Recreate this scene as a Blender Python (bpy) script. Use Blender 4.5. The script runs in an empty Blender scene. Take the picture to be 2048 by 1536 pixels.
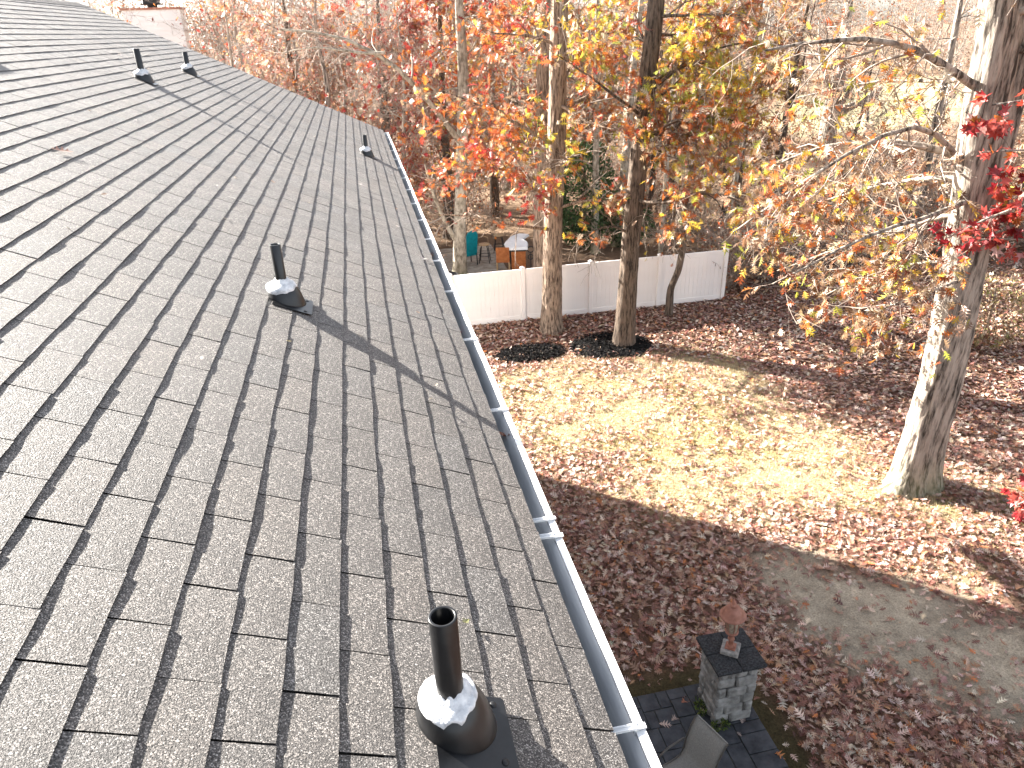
import bpy, math, random
import numpy as np
from mathutils import Vector, Matrix

# ------------------------------------------------------------------ camera, sky, sun, exposure
S = bpy.context.scene
COL = S.collection
CAM_Z = 8.6
CX, CY, FPX = 1024.0, 768.0, 1409.68
VE = np.array([692.05 - CX, 69.06 - CY, FPX]); VE /= np.linalg.norm(VE)
DOWN = np.array([100.0, 2822.0, FPX]); DOWN -= VE * (DOWN @ VE); DOWN /= np.linalg.norm(DOWN)
RIGHT = np.cross(DOWN, VE); RIGHT = RIGHT if RIGHT[0] > 0 else -RIGHT
MW = np.array([RIGHT, VE, -DOWN])             # camera vector (right, down, forward) -> world vector

cd = bpy.data.cameras.new('camera')
cam = bpy.data.objects.new('camera', cd); COL.objects.link(cam)
cd.sensor_width = 36.0; cd.lens = 36.0 * FPX / 2048.0
cd.clip_start = 0.05; cd.clip_end = 2000
r_, u_, b_ = MW @ np.array([1, 0, 0]), -MW @ np.array([0, 1, 0]), -MW @ np.array([0, 0, 1])
cam.matrix_world = Matrix(((r_[0], u_[0], b_[0], 0), (r_[1], u_[1], b_[1], 0), (r_[2], u_[2], b_[2], CAM_Z), (0, 0, 0, 1)))
S.camera = cam

SUN_EL, SUN_AZ = 27.2, 131.0                  # azimuth of the shadows, clockwise from +Y
sd = np.array([math.sin(math.radians(SUN_AZ)) * math.cos(math.radians(SUN_EL)),
               math.cos(math.radians(SUN_AZ)) * math.cos(math.radians(SUN_EL)), -math.sin(math.radians(SUN_EL))])
w = bpy.data.worlds.new('World'); S.world = w; w.use_nodes = True
nt = w.node_tree; bg = nt.nodes['Background']
sky = nt.nodes.new('ShaderNodeTexSky'); sky.sky_type = 'NISHITA'; sky.sun_disc = False
sky.sun_elevation = math.radians(SUN_EL); sky.sun_rotation = math.radians(SUN_AZ + 180)
sky.air_density = 1.0; sky.dust_density = 1.5; sky.ozone_density = 1.0
hs = nt.nodes.new('ShaderNodeHueSaturation'); hs.inputs['Saturation'].default_value = 0.42
nt.links.new(sky.outputs[0], hs.inputs['Color']); nt.links.new(hs.outputs[0], bg.inputs[0]); bg.inputs[1].default_value = 0.056
sl = bpy.data.lights.new('sun', 'SUN'); sun = bpy.data.objects.new('sun', sl); COL.objects.link(sun)
sl.energy = 5.0; sl.angle = math.radians(0.5); sl.color = (1.0, 0.945, 0.86)
sun.rotation_euler = Vector(sd).to_track_quat('-Z', 'Y').to_euler(); sun.location = (-20, 30, 30)
S.view_settings.view_transform = 'Standard'; S.view_settings.look = 'None'
S.view_settings.exposure = 2.92; S.view_settings.gamma = 1.0
S.cycles.max_bounces = 6; S.cycles.diffuse_bounces = 3; S.cycles.glossy_bounces = 2
S.cycles.transmission_bounces = 4; S.cycles.transparent_max_bounces = 6; S.cycles.caustics_reflective = False
S.cycles.use_denoising = True; S.cycles.denoiser = 'OPENIMAGEDENOISE'; S.cycles.denoising_input_passes = 'RGB_ALBEDO_NORMAL'; S.cycles.denoising_prefilter = 'ACCURATE'

rng = np.random.default_rng(7)
random.seed(7)
PITCH = 0.448043
RN = np.array([math.sin(PITCH), 0, math.cos(PITCH)]); RD = np.array([math.cos(PITCH), 0, -math.sin(PITCH)])
ROOF_H = 1.468

def roof_pt(s, y, h=0.0):
    p = RD * s + np.array([0, y, CAM_Z]) - RN * (ROOF_H - h); return p
def at(px, py, Y):
    v = MW @ np.array([px - CX, py - CY, FPX]); v = v * (Y / v[1]); return np.array([v[0], v[1], v[2] + CAM_Z])
def ground_at(px, py, z=0.0):
    v = MW @ np.array([px - CX, py - CY, FPX]); v = v * (-(CAM_Z - z) / v[2]); return np.array([v[0], v[1], z])
def project(P):
    c = (np.asarray(P, float) - np.array([0, 0, CAM_Z])) @ MW
    return CX + FPX * c[..., 0] / c[..., 2], CY + FPX * c[..., 1] / c[..., 2], c[..., 2]

# ------------------------------------------------------------------ helpers
def norm(v): return v / np.maximum(np.linalg.norm(v, axis=-1, keepdims=True), 1e-9)

_perm = np.random.default_rng(3).random((64, 64, 64)).astype(np.float32)
def vnoise(P, scale=1.0):
    q = np.asarray(P, float) * scale + 100.0
    i = np.floor(q).astype(int); f = q - i; f = f * f * (3 - 2 * f); i %= 64; j = (i + 1) % 64
    x0, y0, z0 = i[..., 0], i[..., 1], i[..., 2]; x1, y1, z1 = j[..., 0], j[..., 1], j[..., 2]
    fx, fy, fz = f[..., 0], f[..., 1], f[..., 2]
    a = _perm[x0, y0, z0] * (1 - fx) + _perm[x1, y0, z0] * fx
    b = _perm[x0, y1, z0] * (1 - fx) + _perm[x1, y1, z0] * fx
    c = _perm[x0, y0, z1] * (1 - fx) + _perm[x1, y0, z1] * fx
    d = _perm[x0, y1, z1] * (1 - fx) + _perm[x1, y1, z1] * fx
    return (a * (1 - fy) + b * fy) * (1 - fz) + (c * (1 - fy) + d * fy) * fz
def fnoise2(x, y, scale, oct=3, z=0.0):
    P = np.stack([x, y, np.full_like(x, z)], -1); s = 0; a = 0.5; t = 0
    for k in range(oct): s = s + a * vnoise(P, scale * 2 ** k); t += a; a *= 0.55
    return s / t

def npmesh(name, V, F, col=None, smooth=True):
    V = np.ascontiguousarray(V, dtype=np.float32); F = np.ascontiguousarray(F, dtype=np.int32)
    k = F.shape[1]; me = bpy.data.meshes.new(name)
    me.vertices.add(len(V)); me.vertices.foreach_set('co', V.ravel())
    me.loops.add(F.size); me.loops.foreach_set('vertex_index', F.ravel())
    me.polygons.add(len(F)); me.polygons.foreach_set('loop_start', np.arange(0, F.size, k, dtype=np.int32))
    me.polygons.foreach_set('loop_total', np.full(len(F), k, dtype=np.int32))
    me.polygons.foreach_set('use_smooth', np.full(len(F), bool(smooth)))
    if col is not None:
        a = me.color_attributes.new('col', 'FLOAT_COLOR', 'POINT')
        c = np.ones((len(V), 4), np.float32); c[:, :3] = col; a.data.foreach_set('color', c.ravel())
    me.update(); me.validate()
    return me

def origin_of(p):
    o = np.zeros(3)
    while p is not None: o += np.array(p.location); p = p.parent
    return o
def shift(me, parent):
    o = origin_of(parent)
    if np.any(o): me.transform(Matrix.Translation(Vector(-o)))
    return me
def obj(name, me, m=None, parent=None):
    """links a mesh given in world coordinates as one object"""
    if parent is not None: shift(me, parent)
    if m is not None and not me.materials: me.materials.append(m)
    o = bpy.data.objects.new(name, me); COL.objects.link(o); o.parent = parent
    return o
def thing(name, label, cat, loc=(0, 0, 0), group=None):
    o = bpy.data.objects.new(name, None); COL.objects.link(o); o.location = loc; o.empty_display_size = 0.2
    o['label'] = label; o['category'] = cat
    if group: o['group'] = group
    return o
def tag(o, label=None, cat=None, group=None, kind=None):
    if label: o['label'] = label
    if cat: o['category'] = cat
    if group: o['group'] = group
    if kind: o['kind'] = kind
    return o

class MB:
    def __init__(s): s.v = []; s.f = []; s.sm = []
    def add(s, V, F, smooth=False):
        n = len(s.v); s.v += [tuple(map(float, p)) for p in V]
        for q in F: s.f.append(tuple(i + n for i in q)); s.sm.append(smooth)
        return s
    def box(s, lo, hi, bev=0.0, rot=None, piv=None):
        lo = np.array(lo, float); hi = np.array(hi, float); c = (lo + hi) / 2; h = (hi - lo) / 2
        if bev <= 0:
            V = [c + h * np.array((x, y, z)) for x in (-1, 1) for y in (-1, 1) for z in (-1, 1)]
            F = [(0, 1, 3, 2), (4, 6, 7, 5), (0, 4, 5, 1), (2, 3, 7, 6), (0, 2, 6, 4), (1, 5, 7, 3)]
        else:
            b = min(bev, *(h * 0.9)); V = []; ix = {}
            for x in (-1, 1):
                for y in (-1, 1):
                    for z in (-1, 1):
                        for a in range(3):
                            d = h - b; d[a] = h[a]; ix[(x, y, z, a)] = len(V); V.append(c + d * np.array((x, y, z)))
            F = []
            for a in range(3):
                p, q = (a + 1) % 3, (a + 2) % 3
                for sg in (-1, 1):
                    fc = []
                    for i, j in ((-1, -1), (1, -1), (1, 1), (-1, 1)):
                        k = [0, 0, 0]; k[a] = sg; k[p] = i; k[q] = j; fc.append(ix[(*k, a)])
                    F.append(tuple(fc) if sg > 0 else tuple(fc[::-1]))
            for a in range(3):
                p, q = (a + 1) % 3, (a + 2) % 3
                for i in (-1, 1):
                    for j in (-1, 1):
                        k0 = [0, 0, 0]; k0[p] = i; k0[q] = j; k1 = list(k0); k0[a] = -1; k1[a] = 1
                        fc = [ix[(*k0, p)], ix[(*k1, p)], ix[(*k1, q)], ix[(*k0, q)]]
                        F.append(tuple(fc) if i * j < 0 else tuple(fc[::-1]))
            for x in (-1, 1):
                for y in (-1, 1):
                    for z in (-1, 1):
                        fc = [ix[(x, y, z, 0)], ix[(x, y, z, 1)], ix[(x, y, z, 2)]]
                        F.append(tuple(fc) if x * y * z > 0 else tuple(fc[::-1]))
        V = np.array(V)
        if rot is not None:
            pv = c if piv is None else np.array(piv); V = (V - pv) @ np.array(rot).T + pv
        return s.add(V, F)
    def tube(s, path, rad, sides=8, cap=True, smooth=True):
        path = np.array(path, float); n = len(path); rad = np.broadcast_to(np.array(rad, float), (n,))
        t = norm(np.gradient(path, axis=0)); ref = np.array([0.31, 0.17, 0.93]) if abs(norm(path[-1] - path[0])[2]) < 0.8 else np.array([0.95, 0.1, 0.2])
        u = norm(np.cross(t, ref)); v = np.cross(t, u); a = np.arange(sides) * 2 * math.pi / sides
        V = path[:, None] + rad[:, None, None] * (u[:, None] * np.cos(a)[None, :, None] + v[:, None] * np.sin(a)[None, :, None])
        F = [(i * sides + j, i * sides + (j + 1) % sides, (i + 1) * sides + (j + 1) % sides, (i + 1) * sides + j) for i in range(n - 1) for j in range(sides)]
        s.add(V.reshape(-1, 3), F, smooth)
        if cap:
            s.add(V[0], [tuple(range(sides))[::-1]]); s.add(V[-1], [tuple(range(sides))])
        return s
    def lathe(s, prof, c=(0, 0, 0), sides=24, smooth=True, rot=None, jit=None):
        c = np.array(c, float); a = np.arange(sides) * 2 * math.pi / sides; V = []
        for k, (r, z) in enumerate(prof):
            rr = r * (1 + (jit[k] if jit is not None else 0))
            V.append(np.stack([rr * np.cos(a), rr * np.sin(a), np.full(sides, z)], -1))
        V = np.array(V).reshape(-1, 3)
        if rot is not None: V = V @ np.array(rot).T
        n = len(prof)
        F = [(i * sides + j, i * sides + (j + 1) % sides, (i + 1) * sides + (j + 1) % sides, (i + 1) * sides + j) for i in range(n - 1) for j in range(sides)]
        return s.add(V + c, F, smooth)
    def prism(s, poly, z0, z1):
        n = len(poly); V = [(x, y, z0) for x, y in poly] + [(x, y, z1) for x, y in poly]
        F = [tuple(range(n))[::-1], tuple(range(n, 2 * n))] + [(i, (i + 1) % n, n + (i + 1) % n, n + i) for i in range(n)]
        return s.add(V, F)
    def mesh(s, name):
        me = bpy.data.meshes.new(name); me.from_pydata(s.v, [], s.f)
        me.polygons.foreach_set('use_smooth', np.array(s.sm, dtype=bool)); me.update(); return me
    def build(s, name, m, parent=None): return obj(name, s.mesh(name), m, parent)

def rotz(a): c, s = math.cos(a), math.sin(a); return np.array([[c, -s, 0], [s, c, 0], [0, 0, 1]])
def roty(a): c, s = math.cos(a), math.sin(a); return np.array([[c, 0, s], [0, 1, 0], [-s, 0, c]])
def rotx(a): c, s = math.cos(a), math.sin(a); return np.array([[1, 0, 0], [0, c, -s], [0, s, c]])

# ------------------------------------------------------------------ materials
class NB:
    def __init__(s, name):
        s.m = bpy.data.materials.new(name); s.m.use_nodes = True; s.t = s.m.node_tree; s.b = s.t.nodes['Principled BSDF']
        s.out = s.t.nodes['Material Output']
    def n(s, k, **kw):
        x = s.t.nodes.new('ShaderNode' + k)
        for a, v in kw.items():
            if a.startswith('i_'): x.inputs[a[2:].replace('_', ' ')].default_value = v
            else: setattr(x, a, v)
        return x
    def l(s, a, b): s.t.links.new(a, b)
    def coord(s, scale=(1, 1, 1), kind='Object'):
        tc = s.n('TexCoord'); mp = s.n('Mapping'); mp.inputs['Scale'].default_value = scale
        s.l(tc.outputs[kind], mp.inputs[0]); return mp.outputs[0]
    def noise(s, vec, scale, detail=3, rough=0.6):
        x = s.n('TexNoise'); x.inputs['Scale'].default_value = scale; x.inputs['Detail'].default_value = detail; x.inputs['Roughness'].default_value = rough
        s.l(vec, x.inputs['Vector']); return x.outputs['Fac']
    def ramp(s, fac, stops):
        x = s.n('ValToRGB'); e = x.color_ramp.elements
        while len(e) < len(stops): e.new(0.5)
        for k, (p, c) in enumerate(stops): e[k].position = p; e[k].color = (*c, 1) if len(c) == 3 else c
        s.l(fac, x.inputs[0]); return x.outputs[0]
    def mix(s, fac, a, b, mode='MIX'):
        x = s.n('Mix', data_type='RGBA', blend_type=mode)
        if isinstance(fac, (int, float)): x.inputs[0].default_value = fac
        else: s.l(fac, x.inputs[0])
        for sock, v in ((x.inputs[6], a), (x.inputs[7], b)):
            if isinstance(v, tuple): sock.default_value = (*v, 1) if len(v) == 3 else v
            else: s.l(v, sock)
        return x.outputs[2]
    def bump(s, h, strength, dist):
        x = s.n('Bump'); x.inputs['Strength'].default_value = strength; x.inputs['Distance'].default_value = dist
        s.l(h, x.inputs['Height']); s.l(x.outputs[0], s.b.inputs['Normal']); return x
    def fin(s, col, rough=0.8, spec=0.3, metal=0.0):
        if isinstance(col, tuple): s.b.inputs['Base Color'].default_value = (*col, 1)
        else: s.l(col, s.b.inputs['Base Color'])
        if isinstance(rough, (int, float)): s.b.inputs['Roughness'].default_value = rough
        else: s.l(rough, s.b.inputs['Roughness'])
        s.b.inputs['Specular IOR Level'].default_value = spec; s.b.inputs['Metallic'].default_value = metal
        return s.m

def pmat(name, c1, c2, scale=8, rough=0.8, spec=0.3, metal=0.0, bump=0.0, bscale=40, bdist=0.01, stretch=(1, 1, 1), lo=0.35, hi=0.65, detail=4):
    k = NB(name); v = k.coord(stretch); f = k.noise(v, scale, detail); c = k.ramp(f, [(lo, c1), (hi, c2)])
    if bump: k.bump(k.noise(v, bscale, 4), bump, bdist)
    return k.fin(c, rough, spec, metal)

def shingle_material():
    k = NB('asphalt_shingle'); v = k.coord(kind='Object')
    gran = k.n('TexVoronoi'); gran.inputs['Scale'].default_value = 330; k.l(v, gran.inputs['Vector'])
    gc = k.n('SeparateColor'); k.l(gran.outputs['Color'], gc.inputs[0])
    c = k.ramp(gc.outputs[0], [(0.0, (0.016, 0.015, 0.015)), (0.3, (0.056, 0.052, 0.049)), (0.62, (0.104, 0.096, 0.089)), (0.85, (0.215, 0.20, 0.186)), (1.0, (0.50, 0.475, 0.445))])
    big = k.noise(v, 5.5, 4); c = k.mix(0.55, c, k.ramp(big, [(0.3, (0.40, 0.37, 0.36)), (0.7, (0.66, 0.62, 0.60))]), 'OVERLAY')
    gv = k.coord((0.35, 1.6, 0.35)); st = k.noise(gv, 2.6, 5, 0.7); c = k.mix(1.0, c, k.ramp(st, [(0.3, (0.72, 0.72, 0.73)), (0.55, (1.0, 1.0, 1.0)), (0.75, (1.16, 1.14, 1.10))]), 'MULTIPLY')
    a = k.n('Attribute'); a.attribute_name = 'col'; c = k.mix(1.0, c, a.outputs['Color'], 'MULTIPLY')
    n2 = k.noise(v, 210, 3, 0.7); mm = k.n('Math', operation='MULTIPLY_ADD'); k.l(gc.outputs[1], mm.inputs[0]); mm.inputs[1].default_value = 0.55; k.l(n2, mm.inputs[2])
    k.bump(mm.outputs[0], 0.9, 0.0058)
    return k.fin(c, 0.58, 0.5)

def leaf_material(name, trans=0.45, rough=0.6, spec=0.35):
    k = NB(name); a = k.n('Attribute'); a.attribute_name = 'col'
    v = k.coord(); f = k.noise(v, 14, 2); c = k.mix(1.0, a.outputs['Color'], k.ramp(f, [(0.3, (0.75, 0.75, 0.75)), (0.7, (1.1, 1.1, 1.1))]), 'MULTIPLY')
    k.fin(c, rough, spec); tr = k.n('BsdfTranslucent'); k.l(c, tr.inputs[0]); mx = k.n('MixShader'); mx.inputs[0].default_value = trans
    k.l(k.b.outputs[0], mx.inputs[1]); k.l(tr.outputs[0], mx.inputs[2]); k.l(mx.outputs[0], k.out.inputs[0])
    return k.m

def bark_material(name, dark, light, fis=22, moss=None, zs=0.16):
    k = NB(name); v = k.coord((1, 1, zs)); f = k.noise(v, fis, 5, 0.65); c = k.ramp(f, [(0.38, dark), (0.47, tuple(0.5 * np.array(dark) + 0.5 * np.array(light))), (0.58, light)])
    v2 = k.coord((1, 1, 0.5)); g = k.noise(v2, 2.2, 4); c = k.mix(0.5, c, k.ramp(g, [(0.3, (0.36, 0.35, 0.34)), (0.7, (0.66, 0.64, 0.61))]), 'OVERLAY')
    if moss:
        tc = k.n('TexCoord'); sx = k.n('SeparateXYZ'); k.l(tc.outputs['Object'], sx.inputs[0])
        mr = k.n('MapRange'); mr.inputs[1].default_value = 0.9; mr.inputs[2].default_value = 0.0; k.l(sx.outputs[2], mr.inputs[0])
        mm = k.n('Math', operation='MULTIPLY'); k.l(mr.outputs[0], mm.inputs[0]); k.l(g, mm.inputs[1]); c = k.mix(mm.outputs[0], c, moss)
    k.bump(f, 0.8, 0.03)
    return k.fin(c, 0.9, 0.2)

M = {}
M['shingle'] = shingle_material()
M['leaf'] = leaf_material('autumn_leaf', 0.42, 0.42, 0.5)
M['litter'] = leaf_material('fallen_leaf', 0.16, 0.48, 0.55)
M['mulch_chip'] = leaf_material('mulch_chip', 0.05, 0.95, 0.08)
M['green_leaf'] = leaf_material('evergreen_leaf', 0.22)
M['bark_grey'] = bark_material('grey_oak_bark', (0.06, 0.05, 0.042), (0.40, 0.35, 0.30), 11, moss=(0.11, 0.12, 0.05))
M['bark_brown'] = bark_material('brown_oak_bark', (0.06, 0.042, 0.032), (0.33, 0.25, 0.19), 20)
M['bark_dark'] = bark_material('dark_oak_bark', (0.03, 0.024, 0.02), (0.15, 0.115, 0.09), 18)
M['bark_pale'] = bark_material('pale_bark', (0.15, 0.13, 0.10), (0.40, 0.36, 0.30), 9, moss=(0.13, 0.14, 0.06), zs=0.4)
M['twig'] = pmat('pale_twig', (0.17, 0.13, 0.105), (0.40, 0.33, 0.275), 3, 0.7)
M['twig_dark'] = pmat('brown_twig', (0.10, 0.075, 0.06), (0.24, 0.19, 0.15), 3, 0.85)
M['vinyl'] = pmat('white_vinyl', (0.85, 0.80, 0.765), (0.89, 0.85, 0.82), 1.3, 0.45, 0.4)
M['gutter_white'] = pmat('white_painted_aluminium', (0.70, 0.71, 0.72), (0.82, 0.82, 0.82), 6, 0.35, 0.5)
M['gutter_in'] = pmat('weathered_aluminium', (0.42, 0.45, 0.48), (0.70, 0.73, 0.76), 9, 0.4, 0.5, metal=0.1, bump=0.15, bscale=30, stretch=(1, 0.12, 1))
M['grit'] = pmat('shingle_grit', (0.02, 0.02, 0.02), (0.40, 0.40, 0.39), 16, 0.95, 0.1, bump=0.6, bscale=150, bdist=0.004, lo=0.34, hi=0.5)
M['black_pipe'] = pmat('black_plastic_pipe', (0.0035, 0.0038, 0.0045), (0.010, 0.010, 0.011), 20, 0.30, 0.5, bump=0.05, bscale=120, bdist=0.001)
M['black_rubber'] = pmat('black_flashing', (0.003, 0.0033, 0.004), (0.011, 0.0115, 0.013), 14, 0.36, 0.5, bump=0.05, bscale=70, bdist=0.001)
M['sealant'] = pmat('white_sealant', (0.45, 0.46, 0.48), (0.85, 0.85, 0.85), 30, 0.45, 0.4, bump=0.8, bscale=60, bdist=0.006)
M['stone'] = pmat('weathered_concrete_block', (0.09, 0.086, 0.08), (0.30, 0.29, 0.275), 7, 0.9, 0.2, bump=0.35, bscale=70, bdist=0.004, lo=0.28, hi=0.66)
M['cap_stone'] = pmat('black_stained_slab', (0.009, 0.009, 0.010), (0.055, 0.056, 0.06), 40, 0.85, 0.3, bump=0.6, bscale=160, bdist=0.003, lo=0.35, hi=0.7)
M['base_stone'] = pmat('grey_lantern_base', (0.16, 0.15, 0.14), (0.33, 0.31, 0.29), 20, 0.9, 0.2, bump=0.4, bscale=90, bdist=0.003)
M['copper'] = pmat('rusty_copper', (0.22, 0.085, 0.055), (0.33, 0.15, 0.105), 9, 0.5, 0.4, metal=0.1, bump=0.05, bscale=60, bdist=0.001)
M['lamp_glass'] = pmat('ribbed_amber_glass', (0.20, 0.15, 0.11), (0.36, 0.29, 0.22), 30, 0.25, 0.5)
M['slate'] = pmat('dark_slate', (0.013, 0.015, 0.02), (0.06, 0.063, 0.072), 6, 0.7, 0.35, bump=0.5, bscale=18, bdist=0.008, lo=0.3, hi=0.72)
M['sling'] = pmat('grey_sling_fabric', (0.17, 0.165, 0.15), (0.23, 0.22, 0.205), 60, 0.85, 0.15, bump=0.4, bscale=260, bdist=0.001)
M['frame'] = pmat('bronze_chair_frame', (0.05, 0.045, 0.04), (0.09, 0.08, 0.07), 10, 0.4, 0.4)
M['mulch'] = pmat('black_mulch', (0.004, 0.004, 0.005), (0.028, 0.026, 0.025), 26, 0.95, 0.15, bump=1.0, bscale=40, bdist=0.03)
M['teal'] = pmat('teal_fabric', (0.0, 0.17, 0.22), (0.0, 0.24, 0.29), 8, 0.6)
M['black_metal'] = pmat('black_metal', (0.010, 0.010, 0.011), (0.03, 0.03, 0.03), 12, 0.5, 0.4)
M['tan_seat'] = pmat('tan_wood_seat', (0.40, 0.27, 0.14), (0.55, 0.40, 0.24), 10, 0.6)
M['rust'] = pmat('rust_orange_panel', (0.30, 0.09, 0.025), (0.44, 0.16, 0.05), 10, 0.6)
M['white'] = pmat('white_cover', (0.72, 0.72, 0.72), (0.84, 0.84, 0.84), 3, 0.6)
M['siding'] = pmat('white_siding', (0.82, 0.82, 0.81), (0.88, 0.88, 0.87), 1.5, 0.5)
M['coping'] = pmat('red_brown_flashing', (0.30, 0.12, 0.08), (0.48, 0.25, 0.18), 6, 0.6)
M['paver'] = pmat('pale_paver', (0.24, 0.21, 0.17), (0.42, 0.38, 0.32), 4, 0.9, bump=0.3, bscale=30)
M['hood_wood'] = pmat('soffit', (0.55, 0.55, 0.54), (0.65, 0.65, 0.64), 4, 0.6)

def poly_dist(x, y, poly):
    """signed distance, negative inside"""
    x = np.asarray(x, float); y = np.asarray(y, float); d = np.full(x.shape, 1e9); ins = np.zeros(x.shape, bool); n = len(poly)
    for i in range(n):
        (ax, ay), (bx, by) = poly[i], poly[(i + 1) % n]
        ex, ey = bx - ax, by - ay; t = np.clip(((x - ax) * ex + (y - ay) * ey) / (ex * ex + ey * ey), 0, 1)
        d = np.minimum(d, np.hypot(x - ax - t * ex, y - ay - t * ey))
        c = ((ay > y) != (by > y)) & (x < (bx - ax) * (y - ay) / (by - ay + 1e-12) + ax); ins ^= c
    return np.where(ins, -d, d)
def sstep(a, b, x): t = np.clip((x - a) / (b - a), 0, 1); return t * t * (3 - 2 * t)

# ------------------------------------------------------------------ ground
LAWN = [(1.5, 17.6), (4.5, 17.4), (7.2, 16.9), (8.6, 17.2), (9.6, 15.6), (9.2, 14.0), (10.6, 12.6), (9.6, 11.2), (10.4, 10.0), (11.6, 9.4), (12.2, 8.6), (10.6, 8.2), (9.0, 9.2), (7.2, 9.6), (6.2, 10.4), (4.6, 11.3), (3.2, 12.6), (1.5, 13.6)]
DIRT = [(5.75, 8.85), (6.9, 8.75), (7.6, 8.0), (8.4, 7.4), (9.4, 6.3), (9.6, 5.4), (8.2, 5.15), (7.0, 5.75), (6.25, 6.35), (5.85, 7.1)]
PATIO = (0.3, 1.0, 4.43, 6.52)
CLEAR = [(33, 56), (42, 52), (60, 64), (84, 84), (92, 100), (78, 104), (58, 88), (42, 70)]
def ground_masks(x, y):
    n = fnoise2(x, y, 0.55, 4); n2 = fnoise2(x, y, 1.7, 3, 5.0)
    lawn = sstep(1.5, -1.3, poly_dist(x, y, LAWN) + (n - 0.5) * 4.6)
    dirt = sstep(0.6, -0.5, poly_dist(x, y, DIRT) + (n2 - 0.5) * 2.4)
    d2 = sstep(0.5, 0.3, np.hypot((x - 8.15) / 1.5, (y - 11.0) / 0.6) + (n2 - 0.5) * 0.5)     # bare spot near the big oak
    d3 = sstep(0.6, 0.3, np.hypot((x - 8.6) / 1.6, (y - 15.0) / 0.7) + (n2 - 0.5) * 0.5)
    pat = np.maximum(np.abs(x - 2.4) - 2.05, np.abs(y - 3.8) - 2.75)
    moss = sstep(0.55, 0.15, pat + (n2 - 0.5) * 0.5)
    clear = sstep(2.0, -2.0, poly_dist(x, y, CLEAR) + (n - 0.5) * 6)
    return lawn, dirt, 0.35 * np.maximum(d2, d3), moss, clear, n, n2
def build_ground():
    xs = np.concatenate([[-700, -300, -120, -60, -30, -15, -8, -4], np.arange(-2, 20, 0.16), np.arange(20, 40, 0.7), [42, 46, 50, 56, 62, 68, 74, 82, 90, 100, 112, 125, 150, 220, 400, 700]])
    ys = np.concatenate([[-500, -200, -80, -30, -10, -4], np.arange(0, 26, 0.16), np.arange(26, 48, 0.7), [50, 54, 58, 62, 66, 70, 75, 80, 86, 92, 98, 106, 115, 130, 160, 240, 420, 800]])
    X, Y = np.meshgrid(xs, ys, indexing='ij'); x = X.ravel(); y = Y.ravel()
    lawn, dirt, bare, moss, clear, n, n2 = ground_masks(x, y)
    z = (fnoise2(x, y, 0.35, 3, 9.0) - 0.5) * 0.10 * sstep(0.2, 1.2, np.maximum(np.abs(x - 2.2) - 2.3, np.abs(y - 3.8) - 2.8)) * sstep(60, 30, np.hypot(x, y - 10)) - 0.01
    z = z * sstep(0.2, 0.8, np.abs(y - 21.2))
    c = np.array([0.17, 0.10, 0.07])[None] * (0.75 + 0.5 * n2[:, None]); 
    far = sstep(22, 30, y + 0.3 * np.maximum(x - 10, 0))[:, None]; c = c * (1 - far) + far * (np.array([0.24, 0.165, 0.11])[None] * (0.6 + 0.8 * n[:, None]))
    grass = np.array([0.50, 0.40, 0.245])[None] * (0.7 + 0.6 * n2[:, None]); gm = sstep(0.5, 0.62, n)[:, None]; grass = grass * (1 - 0.5 * gm) + 0.5 * gm * np.array([0.45, 0.375, 0.19])
    dm = lawn[:, None] * 0.92; c = c * (1 - dm) + grass * dm
    c = c * (1 - dirt[:, None]) + dirt[:, None] * np.array([0.44, 0.38, 0.295]) * (0.45 + 1.1 * fnoise2(x, y, 2.6, 4, 2.0)[:, None])
    c = c * (1 - 0.8 * bare[:, None]) + 0.8 * bare[:, None] * np.array([0.36, 0.32, 0.25])
    c = c * (1 - 0.85 * moss[:, None]) + 0.85 * moss[:, None] * np.array([0.06, 0.055, 0.025]) * (0.6 + 0.9 * n2[:, None])
    c = c * (1 - clear[:, None]) + clear[:, None] * np.array([0.42, 0.37, 0.22])
    nx, ny = len(xs), len(ys); I = np.arange(nx * ny).reshape(nx, ny)
    F = np.stack([I[:-1, :-1], I[1:, :-1], I[1:, 1:], I[:-1, 1:]], -1).reshape(-1, 4)
    me = npmesh('ground', np.stack([x, y, z], -1), F, c)
    k = NB('ground_soil_and_turf'); a = k.n('Attribute'); a.attribute_name = 'col'; v = k.coord()
    f = k.noise(v, 38, 5, 0.75); f2 = k.noise(v, 6, 4)
    col = k.mix(1.0, a.outputs['Color'], k.ramp(f, [(0.28, (0.38, 0.36, 0.34)), (0.5, (0.95, 0.95, 0.95)), (0.75, (1.5, 1.45, 1.35))]), 'MULTIPLY')
    col = k.mix(1.0, col, k.ramp(f2, [(0.3, (0.8, 0.8, 0.8)), (0.7, (1.15, 1.15, 1.15))]), 'MULTIPLY')
    k.bump(f, 0.9, 0.05); k.fin(col, 0.95, 0.1); me.materials.append(k.m)
    o = bpy.data.objects.new('ground', me); COL.objects.link(o); o['kind'] = 'structure'
build_ground()

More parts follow.
